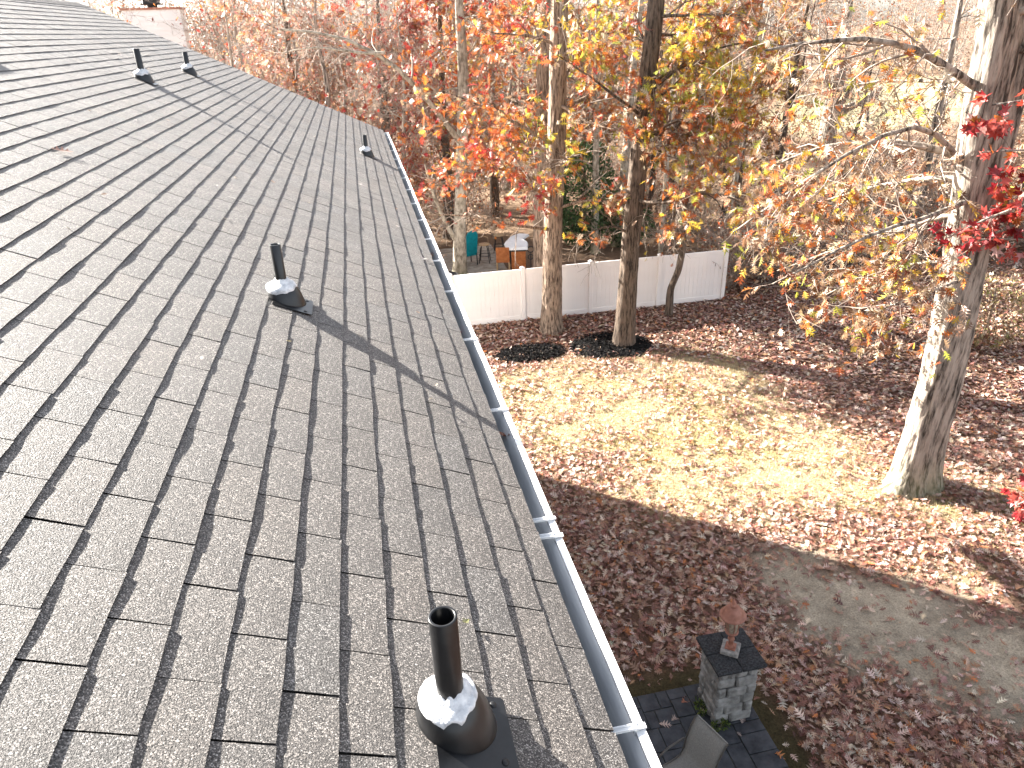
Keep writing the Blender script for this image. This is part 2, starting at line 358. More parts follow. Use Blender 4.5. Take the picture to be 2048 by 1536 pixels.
# ------------------------------------------------------------------ house: roof, shingles, gutter, walls
EAVE_S, RIDGE_S, Y0, Y1 = 1.295, -4.58, -2.5, 16.40
EXPO, TAB = 0.1455, 0.321
house = thing('house', 'two storey house with brown asphalt shingle roof filling the left half', 'house', (-4.8, 6.5, 0))
eave = roof_pt(EAVE_S, 0); ridge = roof_pt(RIDGE_S, 0)
bmr = MB()
xr, zr = ridge[0], ridge[2]; xe, ze = eave[0] - 0.004, eave[2] - 0.012
prof = [(xe, ze), (xr, zr - 0.012), (2 * xr - xe, ze), (2 * xr - xe, ze - 0.10), (xr, zr - 0.14), (xe - 0.03, ze - 0.13)]
V = [(x, y, z) for y in (Y0, Y1 - 0.01) for x, z in prof]; n = len(prof)
bmr.add(V, [tuple(range(n)), tuple(range(n, 2 * n))[::-1]] + [(i, n + i, n + (i + 1) % n, (i + 1) % n) for i in range(n)])
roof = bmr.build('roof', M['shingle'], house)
edges = [EAVE_S]; s = 1.185
while s > RIDGE_S + 0.05: edges.append(s); s -= EXPO
NSEG = 7
def tab_mesh(r, L, expo, tone, lift=1.0):
    """one shingle tab in local axes: x down the slope (butt at 0), y along the eave, z off the roof"""
    ys = np.linspace(0, L, NSEG + 1); fr = np.linspace(0, 1, NSEG + 1)
    wob = np.cumsum(r.normal(0, 0.0007, NSEG + 1)); wob -= wob.mean(); hz = 0.0056 * lift + np.abs(r.normal(0, 0.0008)) + np.convolve(r.normal(0, 0.0011, NSEG + 3), [0.3, 0.4, 0.3], 'valid')
    hz = np.clip(hz, 0.0035, 0.0105); curl = r.random() < 0.10
    if curl: hz[-2:] += r.uniform(0.001, 0.004)
    up = -(expo + 0.03)
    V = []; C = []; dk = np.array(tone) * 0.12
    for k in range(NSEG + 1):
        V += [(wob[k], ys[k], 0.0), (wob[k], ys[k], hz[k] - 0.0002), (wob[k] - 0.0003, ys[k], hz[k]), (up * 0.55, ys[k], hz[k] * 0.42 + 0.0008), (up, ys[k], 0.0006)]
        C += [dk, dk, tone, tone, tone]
    F = []
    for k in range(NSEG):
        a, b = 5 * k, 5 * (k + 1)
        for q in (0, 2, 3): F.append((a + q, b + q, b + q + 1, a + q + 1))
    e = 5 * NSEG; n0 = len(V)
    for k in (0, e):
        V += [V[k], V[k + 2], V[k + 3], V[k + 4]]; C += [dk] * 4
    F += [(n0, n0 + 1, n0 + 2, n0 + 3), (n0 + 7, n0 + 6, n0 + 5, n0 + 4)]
    return np.array(V), np.array(F), np.array(C)
def tone(r):
    t = r.normal(1.0, 0.06); w_ = r.normal(0.004, 0.014); return np.clip([t * (1 + w_), t, t * (1 - w_)], 0.6, 1.5)
tabs = []
rs = np.random.default_rng(11)
for j, se in enumerate(edges):
    jj = round((0.603 - se) / EXPO); ph = (0.205 if jj % 2 == 0 else 0.048) + rs.normal(0, 0.006)
    expo = EXPO if j else 0.115
    k0 = int((Y0 - ph) / TAB) - 1
    y = ph + k0 * TAB
    while y < Y1:
        a, b = max(y, Y0), min(y + TAB - 0.006, Y1)
        if b - a > 0.04: tabs.append((se + rs.normal(0, 0.0012), a + rs.normal(0, 0.0012), b - a, expo))
        y += TAB
P = np.array([roof_pt(t[0] - 0.07, t[1] + t[2] / 2) for t in tabs]); px, py, dz = project(P)
vis = (dz > 0.3) & (px > -90) & (px < 2048) & (py > -20) & (py < 1600)
order = np.argsort(np.where(vis, dz, 1e9)); near = set(order[:300].tolist())
VENTS = [  # s, y, height, radius, label
    (0.771, 1.304, 0.372, 0.0360, 'black vent pipe in the foreground, nearest the camera, with white sealant on its boot'),
    (0.110, 4.098, 0.325, 0.0310, 'black vent pipe standing mid roof, its long shadow reaching the gutter'),
    (-2.078, 10.182, 0.345, 0.0380, 'left black vent pipe of the pair near the top of the roof'),
    (-2.004, 12.654, 0.290, 0.0380, 'right, farther black vent pipe of the pair high on the roof'),
    (0.801, 11.541, 0.290, 0.0360, 'small far black vent pipe close to the gutter end')]
protos = []
for q in range(28):
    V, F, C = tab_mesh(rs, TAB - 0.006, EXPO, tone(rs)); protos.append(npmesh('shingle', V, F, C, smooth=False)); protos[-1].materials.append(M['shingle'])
Rm = Matrix(((RD[0], 0, RN[0], 0), (0, 1, 0, 0), (RD[2], 0, RN[2], 0), (0, 0, 0, 1)))
VV, FF, CC, nv = [], [], [], 0
RmN = np.array([[RD[0], 0, RN[0]], [0, 1, 0], [RD[2], 0, RN[2]]])
ho = origin_of(house)
for i, (se, y, L, ex) in enumerate(tabs):
    p = roof_pt(se, y)
    if i in near and abs(L - (TAB - 0.006)) < 0.004:
        o = bpy.data.objects.new('shingle', protos[rs.integers(28)]); COL.objects.link(o); o.parent = roof
        o.matrix_local = Matrix.Translation(Vector(p - ho)) @ Rm
    else:
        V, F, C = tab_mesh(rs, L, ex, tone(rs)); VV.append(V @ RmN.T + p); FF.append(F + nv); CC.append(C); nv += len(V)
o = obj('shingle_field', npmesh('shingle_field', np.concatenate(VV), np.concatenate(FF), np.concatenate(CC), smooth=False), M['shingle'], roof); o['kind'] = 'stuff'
# ridge cap pieces
for k, y in enumerate(np.arange(Y0, Y1 - 0.2, 0.145)):
    if y < 11: continue
    b = MB(); b.add([(xr + 0.15, y, zr - 0.060), (xr, y, zr + 0.012), (xr - 0.15, y, zr - 0.060), (xr + 0.15, y + 0.2, zr - 0.066), (xr, y + 0.2, zr + 0.005), (xr - 0.15, y + 0.2, zr - 0.066)],
                    [(0, 1, 4, 3), (1, 2, 5, 4), (0, 2, 1), (3, 4, 5)]); b.build('ridge_cap', M['shingle'], roof)
# colour attribute for plain roof meshes that use the shingle material
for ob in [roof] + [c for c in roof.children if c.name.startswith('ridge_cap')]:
    a = ob.data.color_attributes.new('col', 'FLOAT_COLOR', 'POINT'); a.data.foreach_set('color', np.full(len(ob.data.vertices) * 4, 0.4 if ob is roof else 1.0, np.float32))  # ridge caps white; deck painted darker to deepen the shade in the slots
# rake trim, fascia, soffit, walls
b = MB()
for sgn in (1,):
    A, B = roof_pt(EAVE_S - 0.02, Y1), roof_pt(RIDGE_S, Y1)
    b.add([A + [0, -0.02, -0.02], B + [0, -0.02, -0.02], B + [0, -0.02, -0.22], A + [0, -0.02, -0.2], A + [0, 0.012, -0.02], B + [0, 0.012, -0.02], B + [0, 0.012, -0.22], A + [0, 0.012, -0.2]],
          [(0, 1, 2, 3), (7, 6, 5, 4), (0, 4, 5, 1), (1, 5, 6, 2), (2, 6, 7, 3), (3, 7, 4, 0)])
b.build('rake_board', M['gutter_white'], house)
FX = eave[0] - 0.045
MB().box((FX - 0.02, Y0, eave[2] - 0.24), (FX, Y1 - 0.03, eave[2] - 0.035)).build('fascia_board', M['gutter_white'], house)
WX, WY1 = 0.12, 14.75
MB().box((2 * xr - WX, Y0 + 0.2, 0), (WX, WY1, eave[2] - 0.25)).build('wall', M['siding'], house)
b = MB(); b.add([(WX, WY1 - 0.1, eave[2] - 0.25), (2 * xr - WX, WY1 - 0.1, eave[2] - 0.25), (xr, WY1 - 0.1, zr - 0.16)], [(0, 1, 2)]); b.build('gable_wall', M['siding'], house)
MB().box((WX, Y0 + 0.1, eave[2] - 0.248), (FX - 0.02, Y1 - 0.05, eave[2] - 0.235)).build('soffit', M['hood_wood'], house)
# roof ventilator outside the frame whose shadow falls on the upper left of the roof
pv = roof_pt(-3.98, 8.40)
b = MB(); b.box((-0.14, -0.14, 0.015), (0.14, 0.14, 0.165), 0.01); b.box((-0.18, -0.18, 0.165), (0.18, 0.18, 0.195), 0.01); b.v = [tuple(RmN @ np.array(q) + pv) for q in b.v]
b.build('roof_ventilator', M['black_metal'], house)
# gutter: K profile trough
GZ = eave[2]
gp = [(0.489, -0.040), (0.489, -0.128), (0.570, -0.130), (0.582, -0.105), (0.597, -0.080), (0.612, -0.062), (0.612, -0.049), (0.641, -0.044), (0.645, -0.052), (0.641, -0.066), (0.620, -0.085), (0.606, -0.12), (0.590, -0.145), (0.485, -0.140), (0.485, -0.040)]
def extrude_profile(prof, ya, yb, seg, wob=0.0):
    b = MB(); ys = np.linspace(ya, yb, seg + 1); n = len(prof); V = []
    for k, y in enumerate(ys):
        dx = wob * math.sin(y * 1.9 + 0.6) + 0.4 * wob * math.sin(y * 5.1)
        for (x, z) in prof: V.append((x + (dx if x > 0.53 else 0), y, GZ + z))
    F = [(k * n + i, k * n + (i + 1) % n, (k + 1) * n + (i + 1) % n, (k + 1) * n + i) for k in range(seg) for i in range(n)]
    b.add(V, F); b.add(V[:n], [tuple(range(n))[::-1]]); b.add(V[-n:], [tuple(range(n))]); return b
gutter = extrude_profile(gp, Y0, 16.36, 60, 0.0025).build('gutter', M['gutter_white'], house)
# weathered metal inner face and grit on the trough floor
b = MB(); ys = np.linspace(Y0 + 0.01, 16.34, 61); inn = [(0.5705, -0.1285), (0.5815, -0.104), (0.5965, -0.079), (0.6115, -0.0605)]
V = []
for y in ys:
    dx = 0.0025 * math.sin(y * 1.9 + 0.6) + 0.001 * math.sin(y * 5.1)
    V += [(x + dx - 0.002, y, GZ + z) for x, z in inn]
b.add(V, [(k * 4 + i, k * 4 + i + 1, (k + 1) * 4 + i + 1, (k + 1) * 4 + i) for k in range(60) for i in range(3)], True); b.build('inner_face', M['gutter_in'], gutter)
ys = np.linspace(Y0 + 0.01, 16.34, 900); xs_ = np.linspace(0.492, 0.5665, 9); Xg, Yg = np.meshgrid(xs_, ys, indexing='ij')
zg = GZ - 0.125 + 0.010 * fnoise2(Xg.ravel(), Yg.ravel(), 9, 4).reshape(Xg.shape); zg[-1] -= 0.004
I = np.arange(Xg.size).reshape(Xg.shape); F = np.stack([I[:-1, :-1], I[1:, :-1], I[1:, 1:], I[:-1, 1:]], -1).reshape(-1, 4)
obj('grit_bed', npmesh('grit_bed', np.stack([Xg.ravel(), Yg.ravel(), zg.ravel()], -1), F), M['grit'], gutter)
MB().box((0.484, 16.362, GZ - 0.145), (0.646, 16.372, GZ - 0.042)).build('end_cap', M['gutter_white'], gutter)
hang_y = [1.36, 2.42, 3.45, 4.50, 5.55, 6.45, 7.25, 8.10, 9.0, 9.9, 10.8, 11.7, 12.6, 13.6, 14.5, 15.4]
def hanger(y, yaw=0.0, wide=0.019):
    b = MB(); z = GZ - 0.041
    b.box((0.49, y - wide / 2, z - 0.0015), (0.622, y + wide / 2, z + 0.0015)); b.box((0.49, y - wide / 2, z + 0.0015), (0.622, y - wide / 2 + 0.0025, z + 0.009)); b.box((0.49, y + wide / 2 - 0.0025, z + 0.0015), (0.622, y + wide / 2, z + 0.009))
    b.box((0.607, y - wide / 2, z - 0.034), (0.611, y + wide / 2, z)); b.box((0.622, y - wide / 2, z - 0.001), (0.646, y + wide / 2, z + 0.004))
    if yaw: R = rotz(yaw); c = np.array([0.57, y, z]); b.v = [tuple(R @ (np.array(q) - c) + c) for q in b.v]
    return b
for y in hang_y: hanger(y, rs.normal(0, 0.03)).build('gutter_hanger', M['gutter_white'], gutter)
hanger(2.305, -0.06, 0.024).build('gutter_hanger', M['gutter_white'], gutter)

# ------------------------------------------------------------------ vent pipes
def vent(s_, y, h, r, label, slow=0.084, amp=0.042):
    base = roof_pt(s_, y, 0.004); t = thing('vent_pipe', label, 'vent pipe', tuple(base), 'plumbing vent pipes on the roof')
    b = MB(); top = h
    b.lathe([(r, -0.03), (r, top - 0.001), (r - 0.001, top), (r - 0.0065, top), (r - 0.0075, top - 0.002), (r - 0.0075, top - 0.20), (0.0005, top - 0.205)], base, 32); b.build('pipe', M['black_pipe'], t)
    # flashing plate under the upper shingles, visible on the downslope side
    b = MB(); hw = 0.135
    h0, h1 = -0.155, 0.085; pts = [(-0.06, h0, 0.004), (-0.06, h1, 0.004), (0.155, h1 - 0.004, 0.0125), (0.162, h1 - 0.012, 0.0125), (0.162, h0 + 0.012, 0.0125), (0.155, h0 + 0.004, 0.0125)]
    V = [RmN @ np.array(q) + base for q in pts] + [RmN @ (np.array(q) - [0, 0, 0.003]) + base for q in pts]
    n = 6; b.add(V, [tuple(range(n))[::-1], tuple(range(n, 2 * n))] + [(i, (i + 1) % n, n + (i + 1) % n, n + i) for i in range(n)]); fl = b.build('flashing_plate', M['black_rubber'], t)
    for dy in (h0 + 0.03, h1 - 0.03):
        b = MB(); b.lathe([(0.010, 0), (0.010, 0.002), (0.004, 0.0035), (0.0005, 0.0035)], (0, 0, 0), 10); c = RmN @ np.array([0.125, dy, 0.0115]) + base
        b.v = [tuple(RmN @ np.array(q) + c) for q in b.v]; b.build('nail_head', M['black_metal'], fl)
    # boot: oval foot on the roof plane, blending to a vertical collar round the pipe
    R0 = 0.112; sides = 44; a = np.arange(sides) * 2 * math.pi / sides; rr = r + 0.016
    foot = np.stack([R0 * 1.05 * np.cos(a), R0 * np.sin(a), np.full(sides, 0.007)], -1) @ RmN.T + [RD[0] * 0.010, 0, RD[2] * 0.010]
    ring = np.stack([rr * np.cos(a), rr * np.sin(a), np.full(sides, 0.108)], -1)
    def surf(f):
        f = np.broadcast_to(np.asarray(f, float), (sides,))[:, None]; g = f ** 0.9; q = foot * (1 - g) + ring * g
        q = q + 0.010 * np.sin(math.pi * np.clip(f, 0, 1)) * np.stack([np.cos(a), np.sin(a), np.full(sides, 0.9)], -1); return q
    V = [foot - RN * 0.006] + [surf(f) for f in (0, 0.04, 0.12, 0.25, 0.4, 0.55, 0.7, 0.85, 0.95, 1.0)] + [np.stack([(r + 0.001) * np.cos(a), (r + 0.001) * np.sin(a), np.full(sides, 0.112)], -1)]
    n = len(V); V = np.array(V).reshape(-1, 3) + base
    F = [(i * sides + j, i * sides + (j + 1) % sides, (i + 1) * sides + (j + 1) % sides, (i + 1) * sides + j) for i in range(n - 1) for j in range(sides)]
    MB().add(V, F, True).build('boot', M['black_rubber'], t)
    # hand smeared sealant following the boot, reaching lower on one side
    rg = np.random.default_rng(int(y * 100)); lob = 0.5 + 0.5 * np.cos(a - math.radians(190)); jn = rg.normal(0, 1, sides); jn = (jn + np.roll(jn, 1) + np.roll(jn, -1)) / 1.7; fl_ = np.clip(slow - amp * lob + 0.05 * jn, 0.1, 0.95); rows = []
    for q_ in np.linspace(0, 1, 8):
        th = (0.0045 * math.sin(math.pi * min(0.15 + q_, 1.0)) + 0.002) * (1 + 0.25 * jn) + rg.normal(0, 0.0004, sides); 
        if q_ == 0: th = np.full(sides, -0.002)
        rows.append(surf(fl_ + (1 - fl_) * q_) + th[:, None] * np.stack([np.cos(a), np.sin(a), np.full(sides, 0.7)], -1))
    rows.append(np.stack([(r + 0.004) * np.cos(a), (r + 0.004) * np.sin(a), 0.122 + 0.004 * jn], -1)); rows.append(np.stack([(r - 0.0005) * np.cos(a), (r - 0.0005) * np.sin(a), 0.125 + 0.005 * jn], -1))
    n = len(rows); V = np.array(rows).reshape(-1, 3) + base
    F = [(i * sides + j, i * sides + (j + 1) % sides, (i + 1) * sides + (j + 1) % sides, (i + 1) * sides + j) for i in range(n - 1) for j in range(sides)]
    MB().add(V, F, True).build('sealant', M['sealant'], t)
for k, vt in enumerate(VENTS): vent(*vt, slow=0.86 if k == 0 else 0.70, amp=0.42 if k == 0 else 0.55)

# ------------------------------------------------------------------ leaves
def leaf_template(kind='oak'):
    if kind == 'oak':
        mid = np.array([(0, 0.0), (0, 0.22), (0, 0.44), (0, 0.64), (0, 0.82)]); tips = [(0.20, 0.26), (0.40, 0.50), (0.42, 0.76), (0.24, 0.95)]; V = [(*m, 0) for m in mid] + [(0, 1.08, -0.05)]; F = []
        for sx in (-1, 1):
            for i, (tx, ty) in enumerate(tips):
                V.append((sx * tx, ty, 0.10 * tx)); j = len(V) - 1; lo, hi = i, i + 1
                F.append((lo, j, hi) if sx > 0 else (lo, hi, j))
        F.append((3, 5, 4)); V.append((0.07, 0.86, 0.0)); F.append((4, len(V) - 1, 5)); V.append((-0.07, 0.86, 0)); F.append((4, 5, len(V) - 1)); F.pop(-3)
    elif kind == 'maple':
        V = [(0, 0, 0), (0, 0.42, 0), (0.50, 0.25, 0.06), (0.22, 0.42, 0), (0.46, 0.80, 0.06), (0.12, 0.66, 0), (0, 1.05, -0.05), (-0.12, 0.66, 0), (-0.46, 0.80, 0.06), (-0.22, 0.42, 0), (-0.50, 0.25, 0.06)]
        F = [(0, 2, 3), (0, 3, 1), (3, 4, 5), (1, 3, 5), (1, 5, 6), (1, 6, 7), (7, 8, 9), (1, 7, 9), (0, 1, 9), (0, 9, 10)]
    else:
        V = [(0, 0, 0), (0.24, 0.45, 0.05), (0, 1, 0), (-0.24, 0.45, 0.05)]; F = [(0, 1, 2), (0, 2, 3)]
    return np.array(V, float), np.array(F)
OAK, MAPLE, SIMPLE = leaf_template('oak'), leaf_template('maple'), leaf_template('s')
def leaf_cloud(name, P, D, N, size, col, tpl, r, curl=0.25):
    """leaves at P, stalk to tip along D, face normal about N"""
    T, F = tpl; D = norm(D); X = norm(np.cross(D, N)); Z = np.cross(X, D); n = len(P)
    c = r.normal(0, curl, n)[:, None]; tz = T[None, :, 2] + c * (T[None, :, 1] - 0.4) ** 2 + np.abs(c) * 1.2 * T[None, :, 0] ** 2
    V = P[:, None] + size[:, None, None] * (T[None, :, 0:1] * X[:, None] + T[None, :, 1:2] * D[:, None] + tz[..., None] * Z[:, None])
    k = len(T); FF = (F[None] + (np.arange(n) * k)[:, None, None]).reshape(-1, 3)
    return npmesh(name, V.reshape(-1, 3), FF, np.repeat(col, k, axis=0), smooth=False)
def palette(r, n, cols, wts, jit=0.14):
    c = np.array(cols); w_ = np.array(wts, float); q = c[r.choice(len(c), n, p=w_ / w_.sum())]; return np.clip(q * r.normal(1, jit, (n, 1)) * r.normal(1, 0.05, (n, 3)), 0.005, 0.9)

# ------------------------------------------------------------------ trees
def tubes(paths, radii, sides):
    B, n, _ = paths.shape; t = np.gradient(paths, axis=1); t = norm(t); ref = np.tile(np.array([0.93, 0.21, 0.29]), (B, 1)); m = np.abs((norm(paths[:, -1] - paths[:, 0]) * ref).sum(-1)) > 0.85; ref[m] = (0.1, 0.2, 0.97)
    u = norm(np.cross(t, ref[:, None])); v = np.cross(t, u); a = np.arange(sides) * 2 * math.pi / sides
    V = paths[:, :, None] + radii[:, :, None, None] * (u[:, :, None] * np.cos(a)[None, None, :, None] + v[:, :, None] * np.sin(a)[None, None, :, None])
    I = np.arange(B * n * sides).reshape(B, n, sides); J = np.roll(I, -1, axis=2)
    F = np.stack([I[:, :-1], J[:, :-1], J[:, 1:], I[:, 1:]], -1).reshape(-1, 4)
    return V.reshape(-1, 3), F
def joinVF(parts):
    V, F, n = [], [], 0
    for v, f in parts: V.append(v); F.append(f + n); n += len(v)
    return np.concatenate(V), np.concatenate(F)
def interp(paths, t):
    B, n, _ = paths.shape; x = t * (n - 1); i = np.minimum(x.astype(int), n - 2); f = (x - i)[..., None]; b = np.arange(B)[:, None]
    return paths[b, i] * (1 - f) + paths[b, i + 1] * f, norm(paths[b, i + 1] - paths[b, i]), i, f[..., 0]
def spawn(paths, radii, k, t0, t1, ang, L, n, r, wander=0.25, trop=0.0, rf=0.55, taper=0.25, lpow=0.6):
    B = len(paths); t = t0 + (t1 - t0) * (np.arange(k)[None] + r.random((B, k))) / k; P, T, i, f = interp(paths, t); b = np.arange(B)[:, None]
    R = radii[b, i] * (1 - f) + radii[b, i + 1] * f
    rnd = r.normal(0, 1, (B, k, 3)); side = norm(rnd - (rnd * T).sum(-1, keepdims=True) * T); a = r.normal(ang, 0.22, (B, k, 1)); D = norm(T * np.cos(a) + side * np.sin(a))
    ln = L[0] + (L[1] - L[0]) * r.random((B, k)); ln = ln * (1 - lpow * (t - t0) / (t1 - t0 + 1e-6)); P = P.reshape(-1, 3); D = D.reshape(-1, 3); ln = ln.reshape(-1); out = [P]; p = P
    for q in range(1, n):
        D = norm(D + r.normal(0, wander, D.shape) + np.array([0, 0, trop])); p = p + D * (ln / (n - 1))[:, None]; out.append(p)
    r0 = np.minimum(R.reshape(-1) * rf, R.reshape(-1) * 0.9); rad = r0[:, None] * np.linspace(1, taper, n)[None]
    return np.stack(out, 1), rad
def resample(poly, n):
    poly = np.array(poly, float); d = np.r_[0, np.cumsum(np.linalg.norm(np.diff(poly, axis=0), axis=1))]; x = np.linspace(0, d[-1], n); q = np.stack([np.interp(x, d, poly[:, k]) for k in range(3)], -1)
    for _ in range(3): q[1:-1] = 0.25 * q[:-2] + 0.5 * q[1:-1] + 0.25 * q[2:]
    return q
def trunk_mesh(path, rad, sides=36, rings=90, flare=0.5, ridge=0.05, seed=0, lobes=None, double=0.0, daxis=0.0, kfis=9):
    p = resample(path, rings); x = np.linspace(0, 1, len(rad)); rr = np.interp(np.linspace(0, 1, rings), x, rad); a = np.arange(sides) * 2 * math.pi / sides; z = p[:, 2] - p[0, 2]
    A, Z = np.meshgrid(a, z); R = np.tile(rr[:, None], (1, sides))
    if double:
        off = double * rr[:, None]; c = A - daxis; rho = rr[:, None] * math.sqrt(max(0.05, 1 - 0.2 * double)); R = off * np.abs(np.cos(c)) + np.sqrt(np.maximum(rho ** 2 - (off * np.sin(c)) ** 2, (0.3 * rho) ** 2)); R *= 0.86
    lob = 1 + 0.45 * (vnoise(np.stack([np.cos(A) * 1.4, np.sin(A) * 1.4, Z * 0.25 + seed * 7.7], -1), 1.3) - 0.5) * 0.5
    fl = flare * np.exp(-Z / 0.28) * (0.35 + 1.3 * vnoise(np.stack([np.cos(A) * 1.9, np.sin(A) * 1.9, np.full_like(A, seed * 3.1)], -1), 1.0))
    if lobes:
        for la, amt, hgt in lobes: fl = fl + amt * np.exp(-np.abs(np.angle(np.exp(1j * (A - la)))) ** 2 / 0.35) * np.exp(-np.maximum(Z, 0) / hgt)
    q = np.stack([np.cos(A) * kfis / 2.2, np.sin(A) * kfis / 2.2, Z * 0.9 + seed], -1); rd = 1 - np.abs(2 * vnoise(q, 1.6) - 1); rd2 = vnoise(q * np.array([1, 1, 2.5]), 3.4)
    R = R * lob * (1 + fl) + rr.mean() * ridge * (rd - 0.6 + 0.5 * (rd2 - 0.5))
    V = np.stack([p[:, None, 0] + R * np.cos(A), p[:, None, 1] + R * np.sin(A), np.tile(p[:, 2:3], (1, sides))], -1).reshape(-1, 3)
    I = np.arange(rings * sides).reshape(rings, sides); J = np.roll(I, -1, 1); F = np.stack([I[:-1], J[:-1], J[1:], I[1:]], -1).reshape(-1, 4)
    return (V, F), p, rr
def make_tree(name, label, cat, base, trunk, rad, bark, seed, limbs=(), nl=14, limb_t=(0.25, 0.95), limb_L=(2.5, 4.5), limb_trop=0.0, limb_ang=1.25, nb=7, br_L=(0.9, 1.8), nt=8, tw_L=(0.35, 0.8), leaves=3, leaf_size=0.2, cols=None, wts=None, tpl=OAK,
              twig_mat='twig_dark', group=None, keep=None, trunk_kw=None, tw_r=0.006, extra_twigs=0, leafkeep=None, limb_r=0.22, leaf_jit=0.16, colfn=None):
    r = np.random.default_rng(seed); base = np.array(base, float); t = thing(name, label, cat, tuple(base), group); trunk = np.array(trunk, float)
    tv, tp, tr = trunk_mesh(trunk, rad, seed=seed, **(trunk_kw or {})); parts = [tv]
    L = []
    if nl:
        p, q = spawn(tp[None], tr[None], nl, limb_t[0], limb_t[1], limb_ang, limb_L, 9, r, 0.16, limb_trop, limb_r, 0.22, 0.35); L.append((p, q))
    for pl, r0 in limbs: pl = resample(pl, 9); L.append((pl[None] + np.cumsum(r.normal(0, 0.012, (1, 9, 3)), 1), np.linspace(r0, r0 * 0.25, 9)[None]))
    LP = np.concatenate([a for a, _ in L]); LR = np.concatenate([b for _, b in L]); LR = np.maximum(LR, 0.012)
    BP, BR = spawn(LP, LR, nb, 0.15, 0.98, 0.85, br_L, 6, r, 0.22, -0.01, 0.5, 0.25, 0.3); BR = np.maximum(BR, 0.006)
    TP, TR = spawn(np.concatenate([BP, LP[:, [0, 2, 4, 5, 7, 8]]]), np.concatenate([BR, LR[:, [0, 2, 4, 5, 7, 8]]]), nt, 0.15, 1.0, 0.8, tw_L, 4, r, 0.25, 0.0, 0.5, 0.4, 0.2); TR = np.clip(TR, tw_r * 0.6, tw_r * 1.4)
    if keep is not None:
        m = keep(BP[:, :, 2]); BP, BR = BP[m], BR[m]; m = keep(TP[:, :, 2]); TP, TR = TP[m], TR[m]
    parts.append(tubes(LP, LR, 7)); obj('trunk', npmesh('trunk', *joinVF(parts)), M[bark], t)
    tw = [tubes(BP, BR, 4), tubes(TP, TR, 3)]
    if extra_twigs:
        EP, ER = spawn(TP, TR, extra_twigs, 0.2, 1.0, 0.7, (tw_L[0] * 0.5, tw_L[1] * 0.6), 3, r, 0.3, 0.0, 0.7, 0.5, 0.2); ER = np.clip(ER, tw_r * 0.45, tw_r); tw.append(tubes(EP, ER, 3))
    o = obj('twigs', npmesh('twigs', *joinVF(tw)), M[twig_mat], t); o['kind'] = 'stuff'
    if leaves:
        k = leaves; tt = 0.35 + 0.65 * r.random((len(TP), k)); P, T, _, _ = interp(TP, tt); P = P.reshape(-1, 3); T = T.reshape(-1, 3); n = len(P)
        if leafkeep is not None: m = leafkeep(P, r); P, T = P[m], T[m]; n = len(P)
        D = norm(T * 0.6 + r.normal(0, 0.7, (n, 3)) + np.array([0, 0, -0.45])); N = norm(r.normal(0, 1, (n, 3)) + np.array([0.2, -0.3, 0.5])); sz = leaf_size * np.clip(r.normal(1, 0.22, n), 0.5, 1.6)
        c = palette(r, n, cols, wts, leaf_jit) if colfn is None else colfn(P, r)
        o = obj('crown', leaf_cloud('crown', P, D, N, sz, c, tpl, r), M['leaf'], t); o['kind'] = 'stuff'
    return t
ORANGE, BURNT, RED, CRIM, YEL, LIME, TAN, BROWN, PALE = (0.46, 0.145, 0.03), (0.34, 0.085, 0.03), (0.34, 0.045, 0.03), (0.28, 0.02, 0.026), (0.54, 0.38, 0.05), (0.33, 0.34, 0.05), (0.40, 0.255, 0.15), (0.20, 0.105, 0.06), (0.56, 0.44, 0.32)

# T1: shaggy brown oak in front of the fence
b1 = ground_at(1102, 660)
def col_t1(P, r):
    n = len(P); c = palette(r, n, [ORANGE, BURNT, TAN, PALE, RED, YEL, BROWN], [5.5, 4, 1.3, 0.8, 1.6, 0.7, 1.2]); cl = vnoise(P, 0.7); m = (cl > 0.60) & (P[:, 0] > b1[0] - 0.6); c[m] = palette(r, m.sum(), [YEL, LIME, ORANGE, PALE], [4, 3, 2, 1]); m = (cl < 0.36) & (P[:, 0] < b1[0]); c[m] = palette(r, m.sum(), [RED, CRIM, ORANGE, TAN], [4, 3, 2, 2]); return c
make_tree('oak_tree', 'tall oak with shaggy brown trunk close before the white fence, orange leaves', 'tree', b1, [b1 + [0, 0, -0.1], b1 + [0.05, 0, 1.5], b1 + [0.12, 0.1, 3.5], b1 + [0.24, 0.1, 6], b1 + [0.3, 0, 9], b1 + [0.2, 0.2, 14]], [0.33, 0.265, 0.25, 0.23, 0.19, 0.07], 'bark_brown', 21,
          limbs=[([b1 + [0.1, 0, 3.2], b1 + [-1.2, -0.5, 3.5], b1 + [-2.6, -0.6, 4.0], b1 + [-3.6, -0.8, 4.1]], 0.055), ([b1 + [0.15, 0, 4.4], b1 + [-1.3, 0.3, 5.1], b1 + [-2.8, 0.2, 5.2]], 0.06), ([b1 + [0.15, 0, 3.8], b1 + [1.0, -0.7, 4.2], b1 + [2.1, -1.2, 4.0], b1 + [3.0, -1.4, 3.5]], 0.05), ([b1 + [0.2, 0, 5.6], b1 + [-1.6, -0.8, 6.6], b1 + [-3.0, -1.2, 7.2]], 0.06)],
          nl=12, limb_t=(0.27, 0.66), limb_L=(2.6, 4.2), nb=9, nt=7, leaves=6, leaf_size=0.20, colfn=col_t1, keep=lambda z: z.max(1) < 12.5, trunk_kw=dict(ridge=0.16, flare=0.35, sides=56, rings=170, kfis=11), leafkeep=lambda P, r: r.random(len(P)) < np.where(P[:, 2] > 9.7, 0.03, 0.8) * np.where(vnoise(P, 0.9) > 0.47, 1.0, 0.08) * np.where(P[:, 2] < 3.55 + 0.3 * r.normal(0, 1, len(P)), 0.0, 1.0) * np.where(P[:, 2] < 4.4, 0.65, 1))
